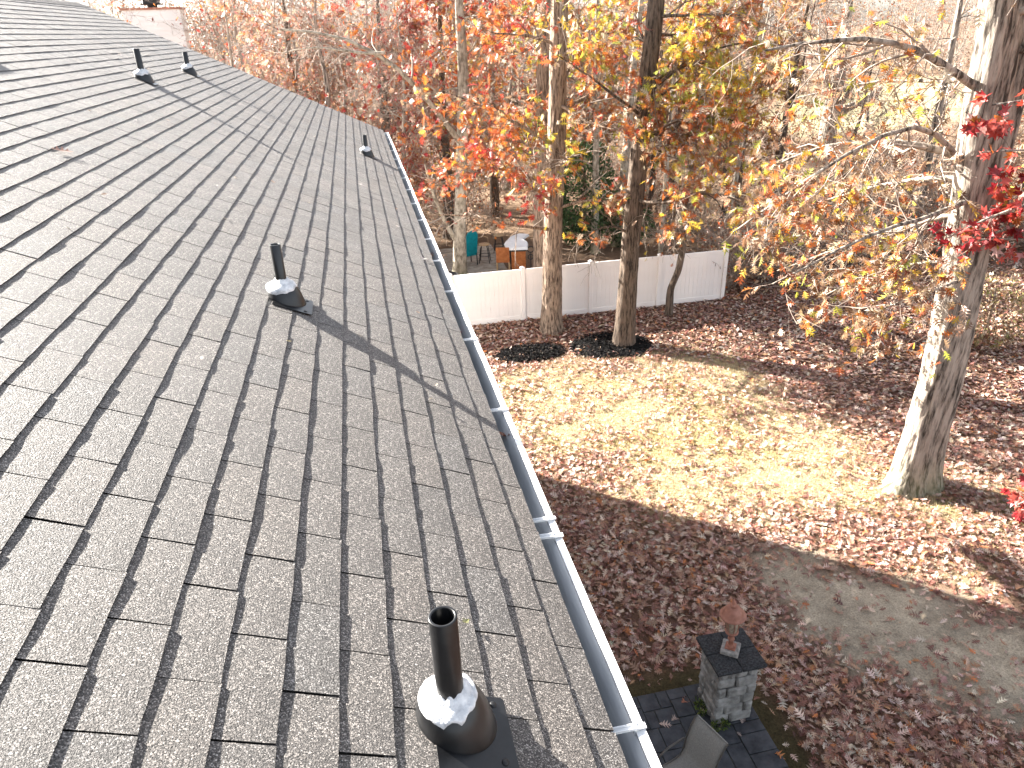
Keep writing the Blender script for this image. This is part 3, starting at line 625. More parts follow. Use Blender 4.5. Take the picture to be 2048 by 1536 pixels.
# T2: dark oak on its mulch bed
b2 = ground_at(1246, 690)
def col_t2(P, r):
    n = len(P); c = palette(r, n, [ORANGE, TAN, BURNT, PALE, YEL, BROWN, LIME], [4, 2.5, 2.5, 2, 1.6, 1.5, 0.8]); cl = vnoise(P, 0.8); m = cl > 0.57; c[m] = palette(r, m.sum(), [YEL, LIME, ORANGE, PALE], [4, 2.5, 2, 1]); return c
make_tree('oak_tree', 'dark barked oak rising from the black mulch bed, yellow and orange leaves', 'tree', b2, [b2 + [0, 0, -0.1], b2 + [0.06, 0, 1.5], b2 + [0.1, 0, 3.5], b2 + [0.3, 0.1, 6.2], b2 + [0.55, 0.2, 9], b2 + [0.7, 0.3, 14]], [0.32, 0.255, 0.24, 0.215, 0.18, 0.06], 'bark_dark', 33,
          limbs=[([b2 + [0.1, 0, 4.0], b2 + [1.2, -0.6, 4.6], b2 + [2.6, -1.0, 4.5], b2 + [3.8, -1.2, 3.9]], 0.055), ([b2 + [0.1, 0, 3.4], b2 + [-0.7, -0.4, 3.8], b2 + [-1.6, -0.6, 3.6]], 0.04), ([b2 + [0.2, 0, 5.2], b2 + [1.6, -0.3, 6.2], b2 + [3.2, -0.4, 6.6]], 0.06), ([b2 + [0.3, 0, 6.4], b2 + [-1.2, -0.4, 7.4], b2 + [-2.2, -0.4, 8.0]], 0.05), ([b2 + [0.4, 0, 7.0], at(1370, 120, 18.2), at(1450, 90, 17.8), at(1530, 80, 17.6)], 0.05), ([b2 + [0.3, 0, 5.8], at(1360, 230, 18.0), at(1440, 230, 17.4), at(1510, 250, 17.2)], 0.05)],
          nl=9, limb_t=(0.30, 0.66), limb_L=(2.4, 3.8), nb=10, nt=7, leaves=7, leaf_size=0.20, colfn=col_t2, keep=lambda z: z.max(1) < 12.5, trunk_kw=dict(ridge=0.13, flare=0.3, sides=48, rings=150, kfis=13), leafkeep=lambda P, r: r.random(len(P)) < np.where(P[:, 2] > 9.9, 0.05, 0.9) * np.where(vnoise(P, 0.9) > 0.46, 0.9, 0.16) * np.where((P[:, 2] < 3.6) & (P[:, 0] < b2[0] + 0.8), 0.0, 1.0))
# T3: slim crooked sapling by the fence
b3 = ground_at(1338, 630)
make_tree('young_tree', 'slim crooked young tree leaning before the right end of the white fence', 'tree', b3, [b3 + [0, 0, -0.1], b3 + [-0.02, 0, 0.9], b3 + [0.22, 0, 1.5], b3 + [0.30, 0, 2.2], b3 + [0.25, 0, 3.2], b3 + [0.5, 0.1, 5.5]], [0.13, 0.105, 0.10, 0.09, 0.07, 0.02], 'bark_dark', 41,
          nl=8, limb_t=(0.38, 0.95), limb_L=(0.9, 1.9), nb=4, br_L=(0.4, 0.9), nt=4, leaves=1, leaf_size=0.16, cols=[YEL, ORANGE, PALE, TAN], wts=[2, 1.5, 1, 1.5], twig_mat='twig', trunk_kw=dict(ridge=0.1, flare=0.15, sides=20, rings=60), leafkeep=lambda P, r: r.random(len(P)) < 0.5)
# D: the big leaning double-stemmed oak at the right
bD = np.array([10.28, 10.1, 0.0])
def col_d(P, r):
    n = len(P); c = palette(r, n, [YEL, TAN, PALE, ORANGE, BURNT, BROWN, LIME], [1.3, 3.2, 1.5, 1.3, 1.4, 3.4, 0.7]); return c
lD = [([at(1929, 314, 10.3), at(1881, 284, 10.4), at(1809, 287, 10.6), at(1724, 270, 10.9), at(1640, 285, 11.2), at(1560, 320, 11.4)], 0.075),
      ([at(1960, 180, 10.0), at(1881, 113, 9.9), at(1837, 82, 9.8), at(1758, 67, 9.7), at(1649, 68, 9.7), at(1540, 95, 9.8)], 0.07),
      ([at(1930, 330, 10.0), at(1854, 215, 9.4), at(1741, 275, 9.2), at(1655, 330, 9.2), at(1560, 400, 9.4), at(1470, 470, 9.8)], 0.05),
      ([at(1940, 420, 10.0), at(1860, 430, 10.8), at(1760, 470, 11.6), at(1660, 500, 12.2), at(1560, 540, 12.6)], 0.05),
      ([at(1920, 560, 9.8), at(1850, 590, 9.2), at(1780, 610, 8.9), at(1730, 640, 8.9)], 0.03),
      ([at(1940, 400, 9.9), at(1850, 440, 9.1), at(1740, 460, 8.8), at(1640, 520, 8.9), at(1540, 570, 9.2)], 0.045),
      ([at(1960, 250, 10.3), at(2010, 330, 11.0), at(2060, 340, 11.6)], 0.05),
      ([at(1930, 360, 10.2), at(1850, 350, 11.4), at(1750, 370, 12.6), at(1640, 400, 13.4), at(1540, 440, 14.0)], 0.05),
      ([at(1925, 520, 9.9), at(1830, 520, 10.6), at(1730, 545, 11.2), at(1650, 590, 11.6)], 0.035),
      ([at(1970, 150, 10.1), at(1900, 170, 11.2), at(1800, 160, 12.2), at(1690, 170, 12.8), at(1590, 200, 13.2)], 0.05)]
tD = [bD + [0, 0, -0.1], bD + [-0.02, 0, 1.0], [10.22, 10.05, 2.4], [10.07, 10, 3.7], [9.98, 10, 4.6], [9.86, 10, 5.7], [9.70, 10, 6.7], [9.62, 10, 7.5], [9.56, 10, 8.2], [9.45, 10.1, 9.2], [9.3, 10.3, 14]]
tree_d = make_tree('oak_tree', 'big pale grey oak with flared root and twin fused stems at right of the lawn', 'tree', bD, tD, [0.42, 0.35, 0.325, 0.32, 0.31, 0.30, 0.285, 0.26, 0.20, 0.16, 0.07], 'bark_grey', 52, limbs=lD, nl=9, limb_t=(0.55, 0.9), limb_L=(2.2, 3.6), nb=12, br_L=(0.7, 1.8), nt=8, tw_L=(0.3, 0.8), leaves=7, leaf_size=0.17, colfn=col_d,
          twig_mat='twig', keep=lambda z: z.max(1) < 11.5, tw_r=0.0045, trunk_kw=dict(ridge=0.15, flare=0.22, sides=90, rings=220, double=0.42, daxis=0.05, kfis=12, lobes=[(math.radians(195), 0.75, 0.35), (math.radians(-70), 0.35, 0.25), (math.radians(20), 0.3, 0.25)]), leafkeep=lambda P, r: r.random(len(P)) < np.where(P[:, 2] > 9.6, 0.06, 0.8) * np.where(vnoise(P, 1.1) > 0.5, 1.0, 0.3) * np.where((P[:, 2] > 6.3) & (P[:, 0] < 9.3) & (P[:, 0] > 6.2), 0.4, 1.0))
p2 = resample([[10.02, 9.98, 6.0], [10.02, 10.0, 7.0], [10.05, 10.05, 8.2], [10.25, 10.1, 10], [10.6, 10.2, 13]], 40)
(vd, fd), _, _ = trunk_mesh(p2, [0.24, 0.22, 0.18, 0.08], sides=40, rings=80, flare=0, ridge=0.1, seed=5, kfis=12); obj('stem', npmesh('stem', vd, fd), M['bark_grey'], tree_d)
# red maple whose trunk stands outside the frame on the right
bM = np.array([13.0, 8.2, 0.0])
lM = [([bM + [-0.1, 0, 5.6], at(2080, 380, 9.0), at(2020, 400, 8.9), at(1960, 430, 8.9), at(1900, 470, 9.0)], 0.05), ([bM + [-0.1, 0, 4.8], at(2100, 480, 9.2), at(2030, 470, 9.2), at(1960, 480, 9.3)], 0.04), ([bM + [-0.1, 0, 6.8], at(2090, 180, 8.6), at(2030, 200, 8.5), at(1985, 215, 8.5)], 0.05), ([bM + [-0.1, 0, 2.2], at(2130, 960, 7.6), at(2060, 985, 7.5), at(2035, 1010, 7.5)], 0.03), ([bM + [-0.1, 0, 5.2], at(2090, 440, 9.6), at(2040, 420, 9.6), at(2000, 390, 9.6)], 0.04), ([bM + [-0.1, 0, 6.2], at(2080, 290, 8.8), at(2030, 290, 8.7), at(1975, 300, 8.7)], 0.04)]
make_tree('maple_tree', 'crimson leaved maple reaching into the picture at the right edge', 'tree', bM, [bM + [0, 0, -0.1], bM + [0, 0.1, 3], bM + [0.1, 0, 7], bM + [0.3, 0, 12]], [0.2, 0.16, 0.12, 0.03], 'bark_grey', 63, limbs=lM, nl=6, limb_t=(0.5, 0.95), limb_L=(1.2, 2.2), nb=7, br_L=(0.4, 0.9), nt=6, tw_L=(0.2, 0.45), leaves=4, leaf_size=0.15, cols=[CRIM, RED, (0.52, 0.10, 0.08), ORANGE, (0.62, 0.36, 0.33), YEL], wts=[4, 4, 3, 1.5, 2.5, 0.5], tpl=MAPLE, keep=lambda z: z.max(1) < 10.5, trunk_kw=dict(sides=20, rings=50), tw_r=0.004)
# pale trunk behind the left of the fence, with the long bough over the roof
b4 = np.array([3.15, 26.0, 0.0])
lP = [([[3.05, 25.9, 1.7], at(880, 430, 25.6), at(862, 380, 25.2), at(850, 330, 25)], 0.10), ([[3.55, 26, 5.0], at(878, 232, 25), at(830, 154, 24.4), at(768, 106, 24), at(700, 62, 24), at(640, 60, 24), at(560, 58, 24)], 0.11), ([at(768, 106, 24), at(700, 110, 23.6), at(640, 90, 23.4), at(560, 110, 23.4)], 0.05)]
make_tree('maple_tree', 'smooth pale trunk behind the left of the fence with a bough arching left', 'tree', b4, [b4 + [0, 0, -0.1], b4 + [0.12, 0, 2], b4 + [0.35, 0, 4.3], b4 + [0.6, 0.1, 7], b4 + [0.6, 0.1, 12]], [0.27, 0.22, 0.2, 0.15, 0.04], 'bark_pale', 71, limbs=lP, nl=13, limb_t=(0.35, 0.8), limb_L=(2.2, 3.8), nb=7, nt=7, leaves=2, leaf_size=0.2, cols=[RED, ORANGE, CRIM, BURNT, TAN, PALE], wts=[3, 3.5, 1.5, 2, 2, 1], tpl=MAPLE, twig_mat='twig', keep=lambda z: z.max(1) < 12, trunk_kw=dict(sides=28, rings=70, ridge=0.03), extra_twigs=2, leafkeep=lambda P, r: (r.random(len(P)) < 0.5) & (P[:, 2] > 4.0) & (P[:, 0] > 1.2 + r.normal(0, 0.7, len(P))))
# shaggy trunk just behind the fence beside T1
b5 = ground_at(1128, 530); b5 = np.array([6.05, 24.4, 0])
make_tree('oak_tree', 'ridged tan trunk just behind the fence, beside the shaggy brown oak', 'tree', b5, [b5 + [0, 0, -0.1], b5 + [0.02, 0, 3], b5 + [0.12, 0, 7], b5 + [0.2, 0, 12]], [0.34, 0.30, 0.24, 0.08], 'bark_brown', 75, nl=11, limb_t=(0.38, 0.85), limb_L=(2, 3.4), nb=7, nt=6, leaves=2, leaf_size=0.2, cols=[ORANGE, BURNT, TAN, RED, PALE], wts=[3, 2, 2, 1, 1], keep=lambda z: z.max(1) < 11.5, trunk_kw=dict(sides=40, rings=90, ridge=0.15, kfis=11), leafkeep=lambda P, r: (r.random(len(P)) < 0.3) & (P[:, 2] > 3.8))

for bx, by, lab_, cc, ww, sd_, hh in [(3.6, 32.5, 'full orange leaved oak behind the neighbour terrace', [ORANGE, BURNT, RED, TAN, PALE, YEL], [4, 3, 2, 2, 1, 1], 76, 10.5), (1.0, 30.0, 'crimson and orange maple rising behind the end of the gutter', [RED, CRIM, ORANGE, TAN, (0.5, 0.2, 0.16)], [3, 2, 3, 2, 2], 77, 10), (9.4, 34.0, 'rusty leaved oak behind the green holly', [ORANGE, BURNT, TAN, YEL, PALE, BROWN], [3, 3, 2, 1.5, 1, 2], 78, 10.5), (14.0, 31.0, 'yellow and tan leaved oak behind the right end of the fence', [YEL, TAN, ORANGE, PALE, LIME, BROWN], [2, 2.5, 2, 1, 1, 1.5], 79, 10), (6.4, 36.0, 'orange leaved oak far back between the two trunks at the fence', [ORANGE, TAN, BURNT, YEL], [3, 2, 2, 2], 90, 11), (-2.6, 33.5, 'pink and tan leaved maple behind the middle of the far roof edge', [(0.5, 0.22, 0.17), TAN, PALE, ORANGE], [3, 3, 2, 1.5], 91, 10), (18.5, 33.5, 'brown and gold leaved oak in the brush right of the fence', [TAN, BROWN, YEL, ORANGE, PALE], [3, 2.5, 1.5, 1.5, 1], 92, 9.5), (32.5, 29.0, 'tan leaved oak in the brush behind the big pale oak', [TAN, BROWN, BURNT, PALE], [3, 2.5, 1.5, 1], 93, 8.5)]:
    bb = np.array([bx, by, 0.0])
    make_tree('oak_tree', lab_, 'tree', bb, [bb + [0, 0, -0.1], bb + [0.1, 0, 3], bb + [0.1, 0.1, 6], bb + [0.3, 0, hh]], [0.24, 0.2, 0.15, 0.04], 'bark_dark', sd_, nl=20, limb_t=(0.16, 0.9), limb_L=(2.2, 3.6), nb=8, nt=7, leaves=5, leaf_size=0.24, cols=cc, wts=ww, keep=lambda z: z.max(1) < 11, trunk_kw=dict(sides=20, rings=50, ridge=0.1), leafkeep=lambda P, r: (r.random(len(P)) < 0.85) & (P[:, 2] > 1.9) & ((vnoise(P, 0.8) > 0.42) | (r.random(len(P)) < 0.25)))
# slender pale trunks behind the fence
def slim(px, pyb, Y, lean, rad, h, label, seed, leaves=1, cols=(TAN, ORANGE, PALE, YEL), wts=(2, 1.5, 1.5, 1), bark='bark_pale', lt=(0.35, 0.95), keep=0.35):
    b = at(px, pyb, Y); b[2] = 0.0
    make_tree('slender_tree', label, 'tree', b, [b + [0, 0, -0.1], b + [lean * 0.3, 0, h * 0.3], b + [lean * 0.5, 0, h * 0.6], b + [lean, 0, h]], [rad * 1.2, rad, rad * 0.75, rad * 0.2], bark, seed, nl=12, limb_t=lt, limb_L=(1.2, 2.6), nb=6, br_L=(0.6, 1.3), nt=6, leaves=leaves, leaf_size=0.17, cols=list(cols), wts=list(wts), twig_mat='twig', keep=lambda z: z.max(1) < 11.8, trunk_kw=dict(sides=16, rings=40, ridge=0.04), extra_twigs=1, leafkeep=lambda P, r: r.random(len(P)) < keep)
slim(1190, 500, 28.0, -0.15, 0.13, 11.5, 'slim pale trunk before the green holly behind the fence', 81)
slim(1232, 500, 28.8, 0.9, 0.17, 12, 'pale trunk leaning right, just right of the green holly', 82)
slim(1322, 480, 25.5, 0.1, 0.085, 9, 'thin pale trunk rising straight behind the third fence post', 83)
slim(1445, 490, 27.0, 0.9, 0.10, 9, 'thin grey trunk curving right beyond the fence end', 84, cols=(TAN, BROWN, PALE, ORANGE))
bf = ground_at(1648, 318)
make_tree('forked_tree', 'dark forked trunk before the pale clearing, one thick limb rising right', 'tree', bf, [bf + [0, 0, -0.1], at(1658, 250, bf[1]), at(1675, 165, bf[1]), at(1690, 70, bf[1]), at(1700, -20, bf[1])], [0.62, 0.5, 0.42, 0.34, 0.22], 'bark_grey', 85, limbs=[([at(1660, 235, bf[1]), at(1705, 212, bf[1]), at(1750, 190, bf[1] + 1), at(1800, 140, bf[1] + 1)], 0.32), ([at(1668, 190, bf[1]), at(1640, 120, bf[1]), at(1640, 40, bf[1])], 0.22), ([at(1660, 240, bf[1]), at(1700, 180, bf[1] - 1), at(1745, 120, bf[1] - 1), at(1770, 60, bf[1] - 1)], 0.2)], nl=6, limb_t=(0.4, 0.95), limb_L=(3, 6), nb=7, br_L=(1.5, 3.2), nt=6, tw_L=(0.8, 1.8), leaves=1, leaf_size=0.25, cols=[TAN, BROWN, BURNT], wts=[2, 3, 1], tpl=SIMPLE, twig_mat='twig', tw_r=0.014, extra_twigs=1, trunk_kw=dict(sides=24, rings=60, ridge=0.1), leafkeep=lambda P, r: r.random(len(P)) < 0.3)
slim(1835, 430, 29.0, -0.4, 0.16, 12, 'straight grey trunk in the wood, left of the big pale oak', 86, cols=(TAN, BROWN, PALE), wts=(2, 2, 1), keep=0.2, bark='bark_grey')
slim(1530, 470, 33.0, 0.8, 0.16, 11, 'dark trunk leaning right at the back of the brush', 87, cols=(TAN, BROWN, ORANGE), wts=(2, 2, 1), keep=0.25, bark='bark_dark')
slim(2030, 420, 26.0, 0.6, 0.11, 10, 'dark slim trunk behind the big pale oak at the right edge', 88, cols=(RED, BROWN, TAN), wts=(2, 2, 1), keep=0.25, bark='bark_dark')

# wood behind: prototypes copied as individuals
KIND = ['bare grey tree', 'orange and tan leaved tree', 'dark brown-leaved tree', 'pinkish leaved grey tree']
def wood_label(x, y, q):
    if x < 3.5: z = 'in the wood beyond the far end of the shingle roof'
    elif x < 13 and y < 62: z = 'in the wood behind the white fence and terrace'
    elif y < 50: z = 'in the brush between the fence and the pale clearing'
    else: z = 'in the distant wood around the pale clearing'
    return KIND[q] + ' ' + z, KIND[q] + 's ' + z
def copy_tree(root, loc, rz, sc, label, group):
    r = root.copy(); COL.objects.link(r); r.location = loc; r.rotation_euler = (0, 0, rz); r.scale = (sc, sc, sc); r['label'] = label; r['group'] = group
    for ch in list(root.children):
        c = ch.copy(); COL.objects.link(c); c.parent = r
    return r
WOOD = 'bare pale twigged tree in the autumn wood far behind the roof and fence'
WG = 'trees of the wood behind'
protos_t = []
for q, (cols, wts, kp, bk) in enumerate([(((0.46, 0.2, 0.14), TAN, BURNT), (2, 2, 1.5), 0.22, 'bark_grey'), ((ORANGE, TAN, (0.50, 0.22, 0.17)), (2, 2, 2), 0.42, 'bark_pale'), ((BROWN, TAN, BURNT), (2, 2, 1), 0.5, 'bark_dark'), (((0.50, 0.20, 0.15), TAN, RED, ORANGE), (2, 2, 1, 1.5), 0.4, 'bark_grey')]):
    loc = [(-1.5, 31.0, 0), (2.2, 34.5, 0), (13.5, 33, 0), (-5.2, 36.5, 0)][q]; loc = np.array(loc, float)
    lab_, grp_ = wood_label(loc[0], loc[1], q); t = make_tree('wood_tree', lab_, 'tree', loc, [loc + [0, 0, -0.1], loc + [0.35, 0.1, 2], loc + [-0.1, 0.2, 4.2], loc + [0.6, 0.2, 6.6], loc + [0.3, 0.6, 8.8], loc + [0.9, 0.3, 11.5]], [0.19, 0.15, 0.12, 0.09, 0.06, 0.02], bk, 100 + q, nl=18, limb_t=(0.14, 0.97), limb_L=(2.2, 4.2), limb_trop=0.05, limb_ang=1.0, nb=9, br_L=(0.9, 2.0), nt=8, tw_L=(0.4, 1.0), leaves=2, leaf_size=0.16, cols=list(cols), wts=list(wts), tpl=SIMPLE,
                  twig_mat='twig' if q != 2 else 'twig_dark', group=grp_, trunk_kw=dict(sides=12, rings=30, ridge=0.05), tw_r=0.0065, extra_twigs=(2, 1, 1, 2)[q], leafkeep=lambda P, r, kp=kp: r.random(len(P)) < kp)
    protos_t.append(t)
spots = []
rw = np.random.default_rng(5)
for X, Y, q, sc in [(-9, 33, 0, 0.95), (-11.5, 42, 1, 1.0), (-3.5, 40, 1, 0.95), (1.0, 42, 0, 1.0), (-7.5, 47, 3, 1.0), (5.5, 39, 2, 1.0), (5.0, 48, 1, 1.05), (9.5, 36, 1, 0.95), (12, 44, 2, 1.05), (9, 54, 0, 1.1), (17.5, 38, 2, 1.0), (19, 47, 1, 1.0), (16, 56, 2, 1.1), (23, 36, 2, 0.9), (25, 58, 0, 1.15), (40, 40, 2, 0.9), (33.5, 37.5, 0, 0.9), (-14, 52, 0, 1.0), (-2, 56, 3, 1.1), (0, 70, 1, 1.2), (14, 74, 0, 1.25), (30, 76, 2, 1.25), (38, 104, 0, 1.3), (22, 30, 2, 0.7), (36.5, 28, 2, 0.8), (60, 112, 2, 1.4), (76, 124, 0, 1.4), (92, 132, 2, 1.4), (36, 98, 1, 1.3), (20, 92, 2, 1.3), (5, 90, 3, 1.3), (-16, 68, 2, 1.2), (-10, 84, 0, 1.3), (60, 52, 0, 0.8), (40, 34, 2, 0.9), (66, 74, 2, 0.9), (100, 118, 0, 1.4), (84, 104, 1, 1.0), (-4.5, 30, 3, 0.85), (-6.5, 39.5, 0, 0.9), (0.6, 28.5, 0, 0.8), (-2.5, 35, 3, 0.9), (4.2, 32.5, 3, 0.85), (-0.5, 49, 0, 1.0), (15.5, 29.5, 2, 0.75), (19.5, 27, 0, 0.65), (26, 26.5, 2, 0.7), (22, 47, 0, 0.9), (21, 60, 2, 1.0), (8, 43, 3, 1.0), (45, 48, 2, 0.9), (52, 70, 0, 0.7)]:
    X, Y = X + rw.normal(0, 0.4), Y + rw.normal(0, 0.4); copy_tree(protos_t[q], (X, Y, 0), rw.uniform(0, 6.28), sc, *wood_label(X, Y, q))

# far wood that reads as one mass
def far_wood():
    r = np.random.default_rng(77); n = 780; th = r.uniform(-0.62, 1.12, n); d = r.uniform(85, 210, n); x = d * np.sin(th); y = d * np.cos(th); m = poly_dist(x, y, CLEAR) > 3; m &= (y > 60) | (x < 0); x, y, d = x[m], y[m], d[m]; n = len(x)
    h = r.uniform(9, 15, n) + d * 0.01; b = np.stack([x, y, np.zeros(n)], -1); k = np.linspace(0, 1, 5)
    P = b[:, None] + np.stack([np.zeros((n, 5)), np.zeros((n, 5)), k[None] * h[:, None]], -1) + np.cumsum(r.normal(0, 0.55, (n, 5, 3)) * [1, 1, 0], 1); R = (0.09 + 0.08 * r.random(n))[:, None] * np.linspace(1, 0.2, 5)[None]
    BP, BR = spawn(P, R, 10, 0.1, 1.0, 0.9, (2, 4.5), 4, r, 0.25, 0.06, 0.5, 0.4, 0.4); BR = np.maximum(BR, 0.03)
    TP, TR = spawn(BP, BR, 3, 0.2, 1.0, 0.8, (0.8, 2.0), 3, r, 0.3, 0, 0.6, 0.6, 0.2); TR = np.clip(TR, 0.02, 0.03)
    k = 50000; ii = r.integers(0, len(TP), k); Pq = TP[ii, 2] + r.normal(0, 0.6, (k, 3)); oo = obj('far_wood_leaves', leaf_cloud('far_wood_leaves', Pq, r.normal(0, 1, (k, 3)), r.normal(0, 1, (k, 3)), r.uniform(0.3, 0.6, k), palette(r, k, [TAN, (0.24, 0.2, 0.17), (0.36, 0.2, 0.15), BROWN, BURNT], [2, 3, 2, 3, 0.7]), SIMPLE, r), M['leaf']); tag(oo, 'dull tan and pink foliage of the far wood on the horizon', 'woodland', kind='stuff')
    o = obj('far_wood', npmesh('far_wood', *joinVF([tubes(P, R, 5), tubes(BP, BR, 3), tubes(TP, TR, 3)])), M['twig']); tag(o, 'hazy mass of bare woodland along the far horizon', 'woodland', kind='stuff')
far_wood()

# undergrowth: tangled brown brush along the wood edge
def undergrowth():
    r = np.random.default_rng(88); pts = []
    while len(pts) < 350:
        x = r.uniform(-4, 46); y = r.uniform(22.2, 62)
        if y < 22 + 0.1 * x: continue
        if 2 < x < 11.5 and y < 31: continue
        if poly_dist(np.array([x]), np.array([y]), CLEAR)[0] < 2: continue
        if r.random() > np.clip(28 / (y - 2), 0.25, 1): continue
        pts.append((x, y))
    for _ in range(70): pts.append((r.uniform(14, 32), r.uniform(22.0, 26.5)))
    for _ in range(20): pts.append((r.uniform(12.0, 14.5), r.uniform(21.4, 23.8)))
    B = np.array([(x, y, 0) for x, y in pts if not (x < 14.5 + 0.0 * y and y < 19)]); n = len(B); h = r.uniform(0.9, 2.6, n); P = B[:, None] + np.stack([np.zeros((n, 4)), np.zeros((n, 4)), np.linspace(0, 0.4, 4)[None] * h[:, None]], -1); R = np.full((n, 4), 0.02)
    S1, R1 = spawn(P, R, 11, 0.0, 1.0, 0.75, (0.8, 2.4), 5, r, 0.2, -0.02, 0.7, 0.5, 0.2); S2, R2 = spawn(S1, R1, 6, 0.2, 1.0, 0.8, (0.3, 0.9), 3, r, 0.28, 0, 0.6, 0.6, 0.2); R2 = np.maximum(R2, 0.006)
    o = obj('undergrowth_stems', npmesh('undergrowth_stems', *joinVF([tubes(S1, R1, 3), tubes(S2, R2, 3)])), M['twig']); tag(o, 'tangle of bare pale brush stems along the wood edge beyond the fence', 'brush', kind='stuff')
    Pq, T, _, _ = interp(S2, 0.2 + 0.8 * r.random((len(S2), 2))); Pq = Pq.reshape(-1, 3); T = T.reshape(-1, 3); m = r.random(len(Pq)) < 0.95; Pq, T = Pq[m], T[m]; k = len(Pq)
    o = obj('undergrowth_leaves', leaf_cloud('undergrowth_leaves', Pq, norm(T + r.normal(0, 0.8, (k, 3)) + [0, 0, -0.4]), r.normal(0, 1, (k, 3)) + [0, 0, 0.6], 0.15 * np.clip(r.normal(1, 0.25, k), 0.5, 1.6), palette(r, k, [TAN, BROWN, PALE, BURNT, ORANGE, (0.30, 0.17, 0.115)], [3, 3.5, 1.6, 1.6, 0.8, 3.5]), SIMPLE, r), M['leaf']); tag(o, 'brown and tan dead leaves clinging to the brush beyond the fence', 'leaves', kind='stuff')
undergrowth()

# evergreen bushes
def bush(name, label, cat, c, rx, ry, h, n, size, cols, seed, group=None):
    r = np.random.default_rng(seed); c = np.array(c, float); t = thing(name, label, cat, tuple(c), group); u = norm(r.normal(0, 1, (n, 3))); rad = 0.62 + 0.38 * r.random(n) ** 0.6; nz = vnoise(u * 1.6 + seed, 1.3)
    P = c + np.stack([u[:, 0] * rx, u[:, 1] * ry, u[:, 2] * h / 2], -1) * (rad * (0.7 + 0.6 * nz))[:, None] + [0, 0, h / 2]; P[:, 2] = np.maximum(P[:, 2], 0.03)
    D = norm(u + r.normal(0, 0.6, (n, 3))); N = norm(u + r.normal(0, 0.7, (n, 3)) + [0, 0, 0.5])
    o = obj('crown', leaf_cloud('crown', P, D, N, size * np.clip(r.normal(1, 0.2, n), 0.5, 1.5), palette(r, n, cols, [1] * len(cols), 0.2), SIMPLE, r), M['green_leaf'], t); o['kind'] = 'stuff'
    p = np.stack([c + [0, 0, -0.05], c + [0.03, 0, h * 0.5], c + [0, 0.02, h * 0.9]]); S0, R0 = spawn(p[None], np.array([[0.05, 0.04, 0.02]]) * h / 2, 16, 0.05, 0.9, 0.8, (0.4 * rx, 0.8 * rx), 5, r, 0.2, 0.03, 0.6, 0.3, 0.2)
    obj('stem', npmesh('stem', *joinVF([tubes(p[None], np.array([[0.06, 0.05, 0.02]]) * h / 2, 8), tubes(S0, R0, 4)])), M['bark_brown'], t)
GREEN = [(0.045, 0.09, 0.03), (0.07, 0.12, 0.04), (0.10, 0.15, 0.06), (0.035, 0.065, 0.025)]
bush('holly_bush', 'tall green holly bush behind the fence between the pale trunks', 'bush', (9.0, 28.9, 0), 1.25, 1.1, 4.3, 5200, 0.17, GREEN, 1)
bush('holly_bush', 'lower dark green bush at the right foot of the tall holly', 'bush', (10.9, 28.6, 0), 1.0, 0.9, 2.2, 2200, 0.15, GREEN, 2)
DG = [(0.03, 0.04, 0.02), (0.05, 0.055, 0.03), (0.09, 0.09, 0.05)]
for k, (px_, lab) in enumerate([(925, 'dark low shrub behind the fence under the pale trunk'), (958, 'dark low shrub behind the fence under the bar stool'), (985, 'dark low shrub behind the fence before the orange chair')]):
    p = at(px_, 548, 23.6); bush('low_shrub', lab, 'shrub', (p[0], 23.6, 0), 0.48, 0.4, 0.95, 700, 0.11, DG if k < 2 else DG + [(0.35, 0.32, 0.14)], 10 + k, 'low shrubs along the back of the fence')
bush('brown_shrub', 'tan leaved shrub at the far right beyond the big oak trunk', 'shrub', (16.9, 15.6, 0), 1.3, 1.2, 1.9, 2300, 0.12, [TAN, BROWN, (0.3, 0.26, 0.1), PALE], 20)

